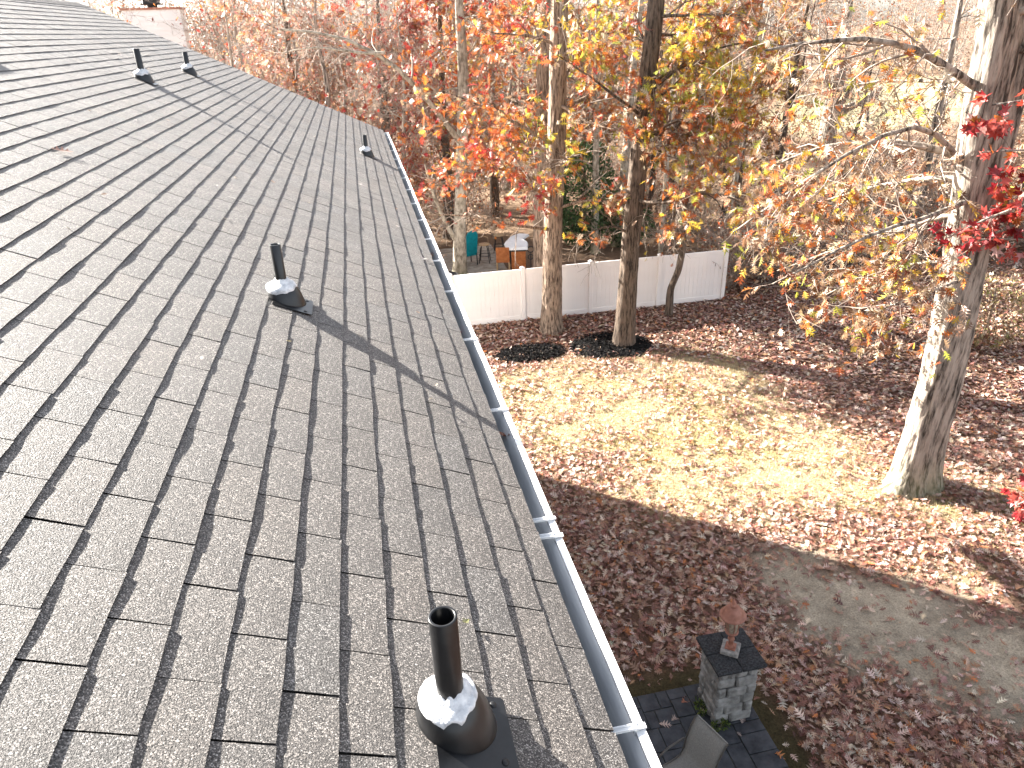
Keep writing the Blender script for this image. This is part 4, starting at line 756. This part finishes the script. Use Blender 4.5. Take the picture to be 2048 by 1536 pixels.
# ------------------------------------------------------------------ leaf litter, grass, mulch
def frustum(x, y, z=0.0, pad=60):
    a, b, d = project(np.stack([x, y, np.full_like(x, z)], -1)); return (d > 0.2) & (a > 640) & (a < 2048 + pad) & (b < 1536 + pad)
def litter():
    r = np.random.default_rng(99); N = 420000; x = r.uniform(2.2, 27, N); y = r.uniform(4.2, 26, N); m = frustum(x, y); x, y = x[m], y[m]; lawn, dirt, bare, moss, clear, n, n2 = ground_masks(x, y)
    dens = 1.0 - 0.80 * lawn * (0.5 + 0.75 * sstep(0.62, 0.35, n2)); dens = dens * (1 - 0.88 * dirt) * (1 - 0.8 * bare) * (1 - 0.93 * moss); dens = np.where((x < 4.5) & (y < 6.6), 0, dens)
    dens = np.where(np.hypot(x - b2[0] + 0.45, (y - b2[1]) * 1.25) < 1.15, dens * 0.08, dens); dens = np.where(np.hypot((x - 4.35), (y - 18.55) * 1.7) < 1.1, dens * 0.15, dens)
    dens = dens * np.where(y > 21.3, 0.5, 1) * (0.65 + 0.35 * sstep(0.3, 0.6, n)); dist = np.hypot(x, np.hypot(y, 8.6)); dens = dens * np.clip(16.0 / dist, 0.45, 1)
    keep = r.random(len(x)) < dens * 0.52; x, y = x[keep], y[keep]; k = len(x); far_ = np.hypot(x, y) > 19
    P = np.stack([x, y, r.uniform(0.005, 0.05, k) + (fnoise2(x, y, 0.35, 3, 9.0) - 0.5) * 0.10 * sstep(0.2, 0.8, np.abs(y - 21.2))], -1); a = r.uniform(0, 6.283, k); D = np.stack([np.cos(a), np.sin(a), r.normal(0, 0.28, k)], -1); Nn = norm(np.stack([r.normal(0, 0.38, k), r.normal(0, 0.38, k), np.ones(k)], -1))
    cols = palette(r, k, [(0.25, 0.105, 0.075), (0.34, 0.18, 0.13), (0.16, 0.06, 0.045), (0.46, 0.31, 0.24), (0.62, 0.50, 0.41), (0.40, 0.22, 0.13), (0.46, 0.16, 0.05)], [3.4, 4, 2, 4, 3.2, 2.2, 0.6])
    sz = 0.112 * np.clip(r.normal(1, 0.3, k), 0.4, 1.7)
    print('litter leaves', k)
    for nm, mm, tp, lb in (('leaf_litter', ~far_, OAK, 'carpet of fallen red brown oak leaves on the yard'), ('leaf_litter_beyond', far_, SIMPLE, 'thinner carpet of fallen leaves at the back of the yard and wood edge')):
        o = obj(nm, leaf_cloud(nm, P[mm], D[mm], Nn[mm], sz[mm] * (1.25 if tp is SIMPLE else 1), cols[mm], tp, r, 0.45), M['litter']); tag(o, lb, 'fallen leaves', kind='stuff')
litter()
def grass():
    r = np.random.default_rng(123); N = 260000; x = r.uniform(2.0, 13, N); y = r.uniform(7.5, 18.2, N); m = frustum(x, y); x, y = x[m], y[m]; lawn, dirt, bare, moss, clear, n, n2 = ground_masks(x, y); k = r.random(len(x)) < lawn * (1 - bare) * (1 - dirt) * 0.62; x, y, n = x[k], y[k], n[k]; k = len(x); print('grass', k)
    h = r.uniform(0.025, 0.07, k); a = r.uniform(0, 6.283, k); w_ = 0.006; z0 = (fnoise2(x, y, 0.35, 3, 9.0) - 0.5) * 0.10 - 0.012; b = np.stack([x, y, z0], -1); sd_ = np.stack([np.cos(a), np.sin(a), np.zeros(k)], -1) * w_; tip = b + np.stack([r.normal(0, 0.035, k), r.normal(0, 0.035, k), h], -1)
    V = np.stack([b - sd_, b + sd_, tip], 1).reshape(-1, 3); F = np.arange(3 * k).reshape(-1, 3); c = palette(r, k, [(0.53, 0.42, 0.25), (0.45, 0.35, 0.19), (0.62, 0.53, 0.36), (0.38, 0.33, 0.15)], [4, 3, 3, 1]); g = n > 0.56; c[g] = palette(r, g.sum(), [(0.38, 0.33, 0.13), (0.48, 0.39, 0.19)], [1, 1.5])
    o = obj('grass', npmesh('grass', V, F, np.repeat(c, 3, 0), smooth=False), M['litter']); tag(o, 'short yellowing lawn grass in the sunlit yard', 'grass', kind='stuff')
grass()
def mulch(cx, cy, rx, ry, label, seed):
    r = np.random.default_rng(seed); k = 40; rr = np.linspace(0, 1, 14); a = np.arange(k) * 2 * math.pi / k; V = []
    for f in rr:
        wob = 1 + 0.22 * (vnoise(np.stack([np.cos(a) * 1.5, np.sin(a) * 1.5, np.full(k, seed * 1.7)], -1), 1.2) - 0.5) * 2
        xx = cx + rx * f * wob * np.cos(a); yy = cy + ry * f * wob * np.sin(a); V.append(np.stack([xx, yy, 0.01 + 0.075 * (1 - f ** 2.5) + (r.random(k)) * 0.03 - 0.05 * (f > 0.99)], -1))
    V = np.concatenate(V); I = np.arange(14 * k).reshape(14, k); J = np.roll(I, -1, 1); F = np.stack([I[:-1], J[:-1], J[1:], I[1:]], -1).reshape(-1, 4)
    o = obj('mulch_bed', npmesh('mulch_bed', V, F), M['mulch']); o['kind'] = 'structure'; o['label'] = label
    n = 2600; f = np.sqrt(r.random(n)) * 1.03; a = r.uniform(0, 6.283, n); P = np.stack([cx + rx * f * np.cos(a), cy + ry * f * np.sin(a), 0.03 + 0.075 * np.maximum(0, 1 - f ** 2.5) + r.random(n) * 0.03], -1); b = r.uniform(0, 6.28, n)
    c = palette(r, n, [(0.006, 0.006, 0.007), (0.02, 0.018, 0.017), (0.05, 0.045, 0.04), (0.20, 0.13, 0.10)], [5, 4, 0.8, 0.25])
    q = obj('mulch_chips', leaf_cloud('mulch_chips', P, np.stack([np.cos(b), np.sin(b), r.normal(0, 0.3, n)], -1), norm(np.stack([r.normal(0, 0.5, n), r.normal(0, 0.5, n), np.ones(n)], -1)), r.uniform(0.04, 0.11, n), c, SIMPLE, r), M['mulch_chip'], o); q['kind'] = 'stuff'
mulch(b2[0] - 0.42, b2[1] + 0.05, 1.22, 0.92, 'bed of black mulch round the dark oak', 3)
mulch(4.2, 18.55, 1.05, 0.56, 'smaller bed of black mulch beside the gutter', 4)

# ------------------------------------------------------------------ fence
fence = thing('vinyl_fence', 'white vinyl privacy fence across the back of the yard', 'fence', (7.0, 21.2, 0))
FY, FH = 21.2, 1.76
posts = [-0.05, 2.27, 4.60, 6.87, 9.25, 11.62]
fr = np.random.default_rng(6)
for X in posts:
    p = MB().box((X - 0.064, FY - 0.064, -0.05), (X + 0.064, FY + 0.064, FH + 0.03), 0.004).build('post', M['vinyl'], fence)
    b = MB(); b.box((X - 0.074, FY - 0.074, FH + 0.03), (X + 0.074, FY + 0.074, FH + 0.055), 0.004); b.add([(X - 0.07, FY - 0.07, FH + 0.055), (X + 0.07, FY - 0.07, FH + 0.055), (X + 0.07, FY + 0.07, FH + 0.055), (X - 0.07, FY + 0.07, FH + 0.055), (X, FY, FH + 0.10)], [(0, 1, 4), (1, 2, 4), (2, 3, 4), (3, 0, 4)])
    b.build('post_cap', M['vinyl'], p)
for A, B in zip(posts[:-1], posts[1:]):
    a, b_2 = A + 0.066, B - 0.066
    MB().box((a, FY - 0.026, FH - 0.15), (b_2, FY + 0.026, FH), 0.004).build('top_rail', M['vinyl'], fence)
    MB().box((a, FY - 0.026, 0.03), (b_2, FY + 0.026, 0.19), 0.004).build('bottom_rail', M['vinyl'], fence)
    nbd = 15; wd = (b_2 - a) / nbd; bm = None
    for k in range(nbd):
        x0 = a + k * wd
        if bm is None: bm = MB().box((-wd / 2 + 0.0015, -0.011, 0.185), (wd / 2 - 0.0015, 0.011, FH - 0.145), 0.0025).mesh('board'); bm.materials.append(M['vinyl'])
        o = bpy.data.objects.new('board', bm); COL.objects.link(o); o.parent = fence; o.location = Vector((x0 + wd / 2, FY + fr.normal(0, 0.0008), 0)) - fence.location
    MB().box((a, FY - 0.004, 0.185), (b_2, FY + 0.004, FH - 0.145)).build('tongue_backing', M['vinyl'], fence)

# ------------------------------------------------------------------ patio, pillar, lantern, chair
px0, py0, px1, py1 = PATIO
bm_p = MB().box((px0 - 0.1, py0, -0.08), (px1, py1, 0.028)); patio = bm_p.build('patio', pmat('patio_joint_sand', (0.02, 0.02, 0.018), (0.06, 0.06, 0.05), 20, 0.95)); patio['kind'] = 'structure'; patio['label'] = 'dark slate patio below the gutter'
pr = np.random.default_rng(12)
def split(x0, y0, x1, y1, depth):
    w_, h_ = x1 - x0, y1 - y0
    if (depth <= 0) or (max(w_, h_) < 0.42) or (max(w_, h_) < 0.62 and pr.random() < 0.45): return [(x0, y0, x1, y1)]
    f = pr.choice([0.36, 0.5, 0.62])
    if w_ > h_: return split(x0, y0, x0 + w_ * f, y1, depth - 1) + split(x0 + w_ * f, y0, x1, y1, depth - 1)
    return split(x0, y0, x1, y0 + h_ * f, depth - 1) + split(x0, y0 + h_ * f, x1, y1, depth - 1)
for (x0, y0, x1, y1) in split(1.6, 3.6, px1, py1, 7):
    b = MB(); g = 0.006; hz = 0.045 + pr.normal(0, 0.003); b.box((x0 + g, y0 + g, 0.0), (x1 - g, y1 - g, hz), 0.006)
    R = rotx(pr.normal(0, 0.004)) @ roty(pr.normal(0, 0.004)); c = np.array([(x0 + x1) / 2, (y0 + y1) / 2, 0]); b.v = [tuple(R @ (np.array(q) - c) + c) for q in b.v]; b.build('flagstone', M['slate'], patio)
pillar = thing('stone_pillar', 'square pillar of grey stone blocks with black cap at the patio corner', 'pillar', (4.08, 6.08, 0))
CXp, CYp, hw = 4.04, 6.10, 0.275
PT = 1.02; nc = 6; ch = PT / nc; sr = np.random.default_rng(15)
for c in range(nc):
    z0, z1 = 0.03 + c * ch, 0.03 + (c + 1) * ch - 0.010
    for sd_ in range(4):
        R = rotz(sd_ * math.pi / 2); full = (sd_ % 2) == (c % 2); e0 = hw if full else hw - 0.138; sp = sr.uniform(-0.05, 0.05) + (0.07 if (c // 2) % 2 else -0.07)
        for d0, d1 in (((-e0, sp - 0.006), (sp + 0.006, e0)) if full or sr.random() < 0.35 else ((-e0, e0),)):
            j = sr.normal(0, 0.007); b = MB(); b.box((d0, -hw + j, z0), (d1, -hw + 0.13, z1), 0.026)
            b.v = [tuple(R @ (np.array(q) + np.append(sr.normal(0, 0.003, 2), sr.normal(0, 0.002))) + np.array([CXp, CYp, 0])) for q in b.v]; b.build('stone', M['stone'], pillar)
MB().box((CXp - hw + 0.12, CYp - hw + 0.12, 0.03), (CXp + hw - 0.12, CYp + hw - 0.12, PT + 0.02)).build('core', M['stone'], pillar)
for ix, x0 in enumerate((-0.345, 0.003)):
    for y0 in (-0.335, 0.003):
        x1 = -0.003 if ix == 0 else 0.345; y1 = y0 + 0.332
        b = MB(); b.box((CXp + x0, CYp + y0, PT + 0.03 + sr.normal(0, 0.002)), (CXp + x1, CYp + y1, PT + 0.085 + sr.normal(0, 0.002)), 0.010); b.build('cap_slab', M['cap_stone'], pillar)
ZC = PT + 0.088
lan = thing('lantern', 'rusty copper post lantern standing on the pillar cap', 'lantern', (CXp - 0.01, CYp, ZC))
Lc = np.array([CXp - 0.01, CYp, ZC]); tilt = roty(-0.06)
def lput(b): b.v = [tuple(tilt @ np.array(q) + Lc) for q in b.v]; return b
R45 = rotz(math.radians(52))
lput(MB().box((-0.115, -0.115, 0.0), (0.115, 0.115, 0.07), 0.008, R45)).build('base_block', M['base_stone'], lan)
lput(MB().box((-0.068, -0.068, 0.07), (0.068, 0.068, 0.088), 0.004, R45)).build('base_plate', M['copper'], lan)
lput(MB().lathe([(0.05, 0.088), (0.05, 0.10), (0.034, 0.115), (0.031, 0.20), (0.044, 0.212), (0.044, 0.228), (0.034, 0.24), (0.034, 0.29), (0.050, 0.305), (0.074, 0.33), (0.086, 0.345), (0.088, 0.358), (0.078, 0.366), (0.02, 0.367)], sides=28)).build('pedestal', M['copper'], lan)
lput(MB().lathe([(0.066, 0.367), (0.070, 0.39), (0.094, 0.625), (0.094, 0.645)], sides=28)).build('glass', M['lamp_glass'], lan)
for k in range(6):
    a = k * math.pi / 3 + 0.4; p = [(0.072 * math.cos(a), 0.072 * math.sin(a), 0.367), (0.099 * math.cos(a), 0.099 * math.sin(a), 0.645)]; lput(MB().tube(p, 0.006, 6)).build('glazing_bar', M['copper'], lan)
hood = lput(MB().lathe([(0.06, 0.640), (0.158, 0.636), (0.168, 0.640), (0.169, 0.647), (0.150, 0.656), (0.137, 0.668), (0.128, 0.695), (0.112, 0.73), (0.086, 0.765), (0.056, 0.79), (0.034, 0.80), (0.001, 0.802)], sides=40)).build('hood', M['copper'], lan)
lput(MB().lathe([(0.034, 0.798), (0.044, 0.81), (0.046, 0.82), (0.028, 0.832), (0.020, 0.84), (0.028, 0.855), (0.028, 0.868), (0.012, 0.885), (0.012, 0.90), (0.001, 0.915)], sides=20)).build('finial', M['copper'], hood)

# sling chair facing the house, its back to the pillar
ch_o = np.array([2.95, 4.98, 0.045]); chair = thing('patio_chair', 'grey sling patio chair under the gutter at the bottom of the picture', 'chair', tuple(ch_o))
f_ = norm(np.array([-0.93, -0.36, 0])); s_ = np.array([-f_[1], f_[0], 0])         # facing, sideways
def chp(fwd, side, z): return ch_o + f_ * fwd + s_ * side + [0, 0, z]
hw_ = 0.235; curve = [(0.30, 0.43), (0.24, 0.455), (0.10, 0.44), (-0.06, 0.415), (-0.14, 0.43), (-0.185, 0.52), (-0.205, 0.64), (-0.235, 0.76), (-0.285, 0.88), (-0.34, 0.965), (-0.375, 0.985)]
V = []; 
for (a, z) in curve:
    for q in np.linspace(-1, 1, 9): V.append(chp(a - 0.018 * (1 - q * q), q * hw_, z - 0.012 * (1 - q * q)))
me = npmesh('sling', np.array(V), np.array([(k * 9 + i, k * 9 + i + 1, (k + 1) * 9 + i + 1, (k + 1) * 9 + i) for k in range(len(curve) - 1) for i in range(8)]))
o = obj('sling', me, M['sling'], chair); md = o.modifiers.new('thick', 'SOLIDIFY'); md.thickness = 0.004
for sg in (-1, 1):
    MB().tube([chp(a, sg * (hw_ + 0.006), z - 0.004) for a, z in curve], 0.012, 8).build('side_rail', M['frame'], chair)
    MB().tube([chp(0.27, sg * 0.27, 0.0), chp(0.25, sg * 0.27, 0.35), chp(0.20, sg * 0.27, 0.62), chp(0.05, sg * 0.28, 0.65), chp(-0.22, sg * 0.275, 0.64)], 0.014, 8).build('arm', M['frame'], chair)
    MB().tube([chp(-0.32, sg * 0.25, 0.0), chp(-0.2, sg * 0.25, 0.3), chp(-0.1, sg * 0.245, 0.42)], 0.014, 8).build('leg', M['frame'], chair)
MB().tube([chp(-0.375, -hw_, 0.98), chp(-0.375, hw_, 0.98)], 0.010, 8).build('top_rail', M['sling'], chair)
MB().tube([chp(0.25, -0.27, 0.33), chp(0.25, 0.27, 0.33)], 0.012, 8).build('stretcher', M['frame'], chair)

# moss and weeds at the pillar foot
bush('weed_tuft', 'small green weeds at the front left foot of the stone pillar', 'weed', (3.82, 5.78, 0.03), 0.13, 0.05, 0.13, 160, 0.05, [(0.08, 0.12, 0.02), (0.13, 0.17, 0.03), (0.05, 0.07, 0.02)], 31)
bush('weed_tuft', 'small green weeds on the left side of the stone pillar foot', 'weed', (3.70, 6.10, 0.03), 0.05, 0.12, 0.14, 120, 0.05, [(0.08, 0.12, 0.02), (0.13, 0.17, 0.03), (0.05, 0.07, 0.02)], 32)

# ------------------------------------------------------------------ neighbour's terrace behind the fence
np_ = MB().box((0.6, 25.2, -0.06), (5.2, 30.5, 0.02)); terr = np_.build('neighbour_terrace', M['paver']); terr['kind'] = 'structure'
def local(b, c, rz): R = rotz(rz); c = np.array(c, float); b.v = [tuple(R @ np.array(q) + c) for q in b.v]; return b
def teal_chair():
    c = np.array([3.80, 27.9, 0.02]); t = thing('teal_chair', 'teal high backed outdoor chair behind the pale trunk', 'chair', tuple(c)); rz = math.radians(200)
    L = lambda b: local(b, c, rz)
    L(MB().box((-0.27, -0.27, 0.40), (0.27, 0.27, 0.50), 0.02)).build('seat', M['teal'], t)
    b = MB(); prof = [(-0.25, 0.5), (0.25, 0.5), (0.25, 1.28), (0.18, 1.42), (0.0, 1.48), (-0.18, 1.42), (-0.25, 1.28)]; V = [(x, 0.24 + 0.18 * (z - 0.5) + dy, z) for dy in (0, 0.07) for x, z in prof]; n = 7
    b.add(V, [tuple(range(n)), tuple(range(n, 2 * n))[::-1]] + [(i, n + i, n + (i + 1) % n, (i + 1) % n) for i in range(n)]); L(b).build('backrest', M['teal'], t)
    for x in (-0.26, 0.26):
        for y in (-0.25, 0.27): L(MB().tube([(x, y, 0), (x * 0.95, y * 0.95, 0.68 if y < 0 else 0.9)], 0.022, 8)).build('leg', M['black_metal'], t)
        L(MB().box((x - 0.035, -0.28, 0.66), (x + 0.035, 0.30, 0.70), 0.01)).build('arm', M['black_metal'], t)
teal_chair()
def stool(c, label):
    c = np.array(c, float); t = thing('bar_stool', label, 'stool', tuple(c), 'bar stools on the neighbour terrace')
    local(MB().lathe([(0.001, 0.72), (0.20, 0.72), (0.225, 0.735), (0.225, 0.76), (0.20, 0.775), (0.001, 0.778)], sides=24), c, 0).build('seat', M['tan_seat'], t)
    for k in range(4):
        a = k * math.pi / 2 + 0.5; local(MB().tube([(0.30 * math.cos(a), 0.30 * math.sin(a), 0), (0.20 * math.cos(a), 0.20 * math.sin(a), 0.6), (0.13 * math.cos(a), 0.13 * math.sin(a), 0.72)], 0.018, 8), c, 0).build('leg', M['black_metal'], t)
    a = np.linspace(0, 2 * math.pi, 25); local(MB().tube([(0.235 * math.cos(x), 0.235 * math.sin(x), 0.30) for x in a], 0.014, 6, False), c, 0).build('foot_ring', M['black_metal'], t)
    local(MB().tube([(-0.2, 0.16, 0.75), (-0.19, 0.22, 0.98), (0, 0.25, 1.02), (0.19, 0.22, 0.98), (0.2, 0.16, 0.75)], 0.012, 6), c, 0).build('back_hoop', M['tan_seat'], t)
stool((4.50, 28.0, 0.02), 'round seated bar stool with black legs, right of the teal chair')
stool((5.35, 29.3, 0.0), 'farther bar stool half hidden behind the white covered grill')
c = np.array([4.95, 26.4, 0]); t = thing('orange_chair', 'rust orange flat backed chair behind the fence, left of the grill', 'chair', tuple(c)); L = lambda b: local(b, c, math.radians(-14))
L(MB().box((-0.26, -0.02, 0.42), (0.26, 0.03, 1.02), 0.01)).build('backrest', M['rust'], t); L(MB().box((-0.26, 0.03, 0.40), (0.26, 0.5, 0.45), 0.01)).build('seat', M['rust'], t)
for x in (-0.24, 0.24):
    for y in (0.0, 0.46): L(MB().tube([(x, y, 0), (x, y, 0.42)], 0.02, 8)).build('leg', M['tan_seat'], t)
c = np.array([5.62, 26.6, 0]); t = thing('grill_cart', 'rust orange grill cart under a white cover behind the fence', 'grill', tuple(c)); L = lambda b: local(b, c, math.radians(-10))
L(MB().box((-0.28, -0.25, 0.10), (0.28, 0.25, 0.82), 0.012)).build('cabinet', M['rust'], t); L(MB().box((-0.25, -0.262, 0.15), (0.25, -0.25, 0.77), 0.004)).build('door', M['rust'], t)
L(MB().box((-0.30, -0.27, 0.82), (0.30, 0.27, 0.88), 0.008)).build('burner_shelf', M['black_metal'], t)
b = MB(); prof = [(-0.46, -0.33, 0.90), (0.36, -0.33, 0.90), (0.40, 0.10, 1.00), (0.20, 0.45, 1.06), (0.50, 0.95, 1.10), (0.10, 1.05, 1.12), (-0.30, 0.75, 1.08), (-0.55, 0.2, 1.0)]; n = len(prof)
V = [tuple(q) for q in prof] + [(x * 0.9, y * 0.9 + 0.02, z + 0.10) for x, y, z in prof]; b.add(V, [tuple(range(n))[::-1], tuple(range(n, 2 * n))] + [(i, (i + 1) % n, n + (i + 1) % n, n + i) for i in range(n)]); L(b).build('cover', M['white'], t)
for x in (-0.25, 0.25):
    for y in (-0.2, 0.2): L(MB().lathe([(0.03, 0.0), (0.045, 0.02), (0.045, 0.08), (0.02, 0.11)], (x, y, 0), 12)).build('caster', M['black_metal'], t)
L(MB().tube([(-0.3, 0.9, 0), (-0.3, 0.9, 1.07)], 0.025, 8)).build('cover_prop', M['black_metal'], t); L(MB().tube([(0.3, 0.9, 0), (0.3, 0.9, 1.09)], 0.025, 8)).build('cover_prop', M['black_metal'], t)
c = np.array([6.05, 26.3, 0]); t = thing('garden_ornament', 'black wrought iron looped garden ornament right of the grill', 'ornament', tuple(c)); a = np.linspace(0, 2 * math.pi, 21)
local(MB().tube([(0, 0, 0), (0, 0, 0.75)], 0.018, 8), c, 0).build('stake', M['black_metal'], t)
for zc, rr_ in ((0.88, 0.12), (0.58, 0.10)): local(MB().tube([(rr_ * math.cos(x), 0, zc + rr_ * math.sin(x)) for x in a], 0.02, 6, False), c, 0).build('loop', M['black_metal'], t)
c = np.array([2.45, 24.6, 0]); t = thing('fire_bowl', 'round black fire bowl behind the fence at the gutter edge', 'fire bowl', tuple(c))
local(MB().lathe([(0.05, 0.2), (0.3, 0.28), (0.5, 0.5), (0.55, 0.68), (0.5, 0.7), (0.45, 0.5), (0.05, 0.3)], sides=28), c, 0).build('bowl', M['black_metal'], t)
for k in range(3): local(MB().tube([(0.4 * math.cos(k * 2.1), 0.4 * math.sin(k * 2.1), 0), (0.3 * math.cos(k * 2.1), 0.3 * math.sin(k * 2.1), 0.35)], 0.02, 6), c, 0).build('leg', M['black_metal'], t)

# ------------------------------------------------------------------ neighbouring house with the white chimney chase
nh = thing('neighbour_house', 'neighbouring house whose white chimney chase stands above the far roof edge', 'house', (-14.0, 44.0, 0))
MB().box((-19.0, 39.3, 0), (-8.2, 48.5, 4.6)).build('wall', M['siding'], nh)
b = MB(); b.add([(-19.3, 39.0, 4.5), (-7.9, 39.0, 4.5), (-7.9, 48.8, 4.5), (-19.3, 48.8, 4.5), (-19.3, 43.9, 6.6), (-7.9, 43.9, 6.6)], [(0, 1, 5, 4), (2, 3, 4, 5), (1, 2, 5), (3, 0, 4), (0, 3, 2, 1)]); rf = b.build('roof', M['shingle'], nh)
a = rf.data.color_attributes.new('col', 'FLOAT_COLOR', 'POINT'); a.data.foreach_set('color', np.ones(len(rf.data.vertices) * 4, np.float32))
CHY = 38.2; pa, pb = at(243, 18, CHY), at(357, 12, CHY); xa, xb, zt = pa[0], pb[0], 0.5 * (pa[2] + pb[2]); xm = 0.4 * xa + 0.6 * xb - 0.25
chm = MB().box((xa, CHY, 0), (xb, CHY + 1.15, zt - 0.09)).build('chimney', M['siding'], nh)
for k in range(12):
    z = zt - 0.14 - k * 0.2; b = MB(); b.add([(xa - 0.01, CHY - 0.022, z - 0.2), (xb + 0.01, CHY - 0.022, z - 0.2), (xb + 0.01, CHY - 0.004, z), (xa - 0.01, CHY - 0.004, z), (xa - 0.01, CHY - 0.002, z - 0.2), (xb + 0.01, CHY - 0.002, z - 0.2)], [(0, 1, 2, 3), (0, 4, 5, 1)]); b.build('clapboard', M['siding'], chm)
MB().box((xa - 0.06, CHY - 0.07, zt - 0.09), (xb + 0.06, CHY + 1.22, zt), 0.008).build('coping', M['coping'], chm)
cp = MB(); cp.lathe([(0.22, zt), (0.22, zt + 0.14)], (xm, CHY + 0.5, 0), 16); cp.box((xm - 0.42, CHY + 0.1, zt + 0.12), (xm + 0.42, CHY + 0.9, zt + 0.17), 0.01); cp.box((xm - 0.30, CHY + 0.2, zt + 0.17), (xm + 0.30, CHY + 0.8, zt + 0.42)); cp.box((xm - 0.44, CHY + 0.08, zt + 0.42), (xm + 0.44, CHY + 0.92, zt + 0.47), 0.01); cp.build('flue_cap', M['black_metal'], chm)
fy = 52.0; fa, fb = at(451, 112, fy), at(476, 110, fy); fz = fa[2]
fc = thing('far_chimney', 'small white chimney with dark cap, half hidden in branches beyond the roof edge', 'chimney', ((fa[0] + fb[0]) / 2, fy + 0.35, 0))
MB().box((fa[0], fy, 0), (fb[0], fy + 0.7, fz), 0.01).build('stack', M['siding'], fc); MB().box((fa[0] + 0.12, fy + 0.1, fz), (fb[0] - 0.12, fy + 0.6, fz + 0.32), 0.01).build('flue', M['black_metal'], fc); MB().box((fa[0] + 0.03, fy + 0.03, fz + 0.42), (fb[0] - 0.03, fy + 0.67, fz + 0.48), 0.01).build('cap', M['black_metal'], fc)
for x in (fa[0] + 0.12, fb[0] - 0.12):
    MB().box((x - 0.02, fy + 0.1, fz + 0.3), (x + 0.02, fy + 0.6, fz + 0.43)).build('cap_bracket', M['black_metal'], fc)

# ------------------------------------------------------------------ single fallen leaves one can point to
def one_leaf(p, n, size, col, label, seed, tpl=OAK, group=None):
    r = np.random.default_rng(seed); n = norm(np.array(n, float)); d = norm(np.cross(n, r.normal(0, 1, 3)))
    me = leaf_cloud('fallen_leaf', np.array([p]), d[None], n[None], np.array([size]), np.array([col]), tpl, r, 0.5); o = obj('fallen_leaf', me, M['litter']); o.location = p; me.transform(Matrix.Translation(-Vector(p)))
    tag(o, label, 'leaf', group); return o
RL = [(roof_pt(-1.573, 5.512, 0.016), RN, 0.15, (0.40, 0.20, 0.13), 'curled tan leaf lying alone on the upper left shingles', OAK), (roof_pt(1.18, 6.194, 0.014), RN, 0.10, (0.62, 0.55, 0.5), 'pale curled leaf on the shingle edge by the gutter, halfway up', OAK),
      (np.array([0.55, 4.80, GZ - 0.095]), (0.5, 0.2, 1), 0.13, (0.42, 0.03, 0.035), 'bright red leaf caught in the gutter', MAPLE), (np.array([0.545, 3.30, GZ - 0.10]), (0.2, 0.2, 1), 0.12, (0.33, 0.12, 0.06), 'brown leaf in the gutter beside a hanger at mid height', OAK),
      (roof_pt(0.878, 1.687, 0.012), RN, 0.035, (0.20, 0.20, 0.07), 'scrap of moss on the shingles behind the foreground vent', OAK), (roof_pt(-0.421, 5.97, 0.012), RN, 0.06, (0.6, 0.55, 0.48), 'small pale leaf fragment near the middle of the roof', OAK), (roof_pt(0.159, 3.481, 0.012), RN, 0.03, (0.5, 0.4, 0.2), 'tiny yellow leaf scrap below the mid roof vent', OAK)]
for k, (p, n_, sz, c_, lb, tp) in enumerate(RL): one_leaf(p, n_, sz, c_, lb, 200 + k, tp)
dr = np.random.default_rng(500)
for k in range(46):
    sc_, yc_ = dr.uniform(-3.6, 1.15), dr.uniform(1.6, 13.5)
    one_leaf(roof_pt(sc_, yc_, 0.012), RN + dr.normal(0, 0.25, 3), dr.uniform(0.022, 0.06), [(0.55, 0.47, 0.38), (0.40, 0.24, 0.15), (0.62, 0.56, 0.50)][dr.integers(3)], 'tiny dry leaf scrap scattered on the shingles', 520 + k, OAK, 'dry leaf scraps on the roof')
for k in range(14):
    one_leaf(np.array([dr.uniform(0.50, 0.565), dr.uniform(1.3, 9.5), GZ - 0.105]), np.array([0.1, 0.1, 1]) + dr.normal(0, 0.3, 3), dr.uniform(0.05, 0.10), [(0.30, 0.15, 0.09), (0.20, 0.10, 0.07), (0.48, 0.36, 0.27)][dr.integers(3)], 'dry brown leaf lying among the grit in the gutter', 600 + k, OAK, 'brown leaves in the gutter')
for k, (x_, y_, sz, c_, lb) in enumerate([(1318, 1447, 0.17, (0.48, 0.36, 0.31), 'pale oak leaf flat on the slate beside the gutter'), (1343, 1440, 0.13, (0.44, 0.33, 0.28), 'pale oak leaf on the slate, just left of the chair back'), (1363, 1405, 0.15, (0.36, 0.12, 0.06), 'orange brown leaf at the moss edge left of the pillar'), (1400, 1415, 0.13, (0.46, 0.36, 0.30), 'pale leaf at the left foot of the pillar'), (1425, 1482, 0.13, (0.24, 0.19, 0.12), 'dull leaf beside the right corner of the chair back'), (1484, 1447, 0.13, (0.46, 0.36, 0.32), 'pale leaf just in front of the pillar'), (1548, 1502, 0.16, (0.46, 0.17, 0.05), 'orange leaf at the right edge of the slate'), (1425, 1528, 0.14, (0.40, 0.05, 0.07), 'red leaf at the bottom right of the chair'), (1483, 1473, 0.08, (0.36, 0.28, 0.25), 'small pale leaf on the slate in front of the pillar')]):
    one_leaf(ground_at(x_, y_, 0.06), (0.1, 0.05, 1), sz, c_, lb, 300 + k)

_t = sorted(((len(m.loops) - 2 * len(m.polygons), m.name) for m in bpy.data.meshes), reverse=True); print('unique triangles', sum(a for a, _ in _t), _t[:26])
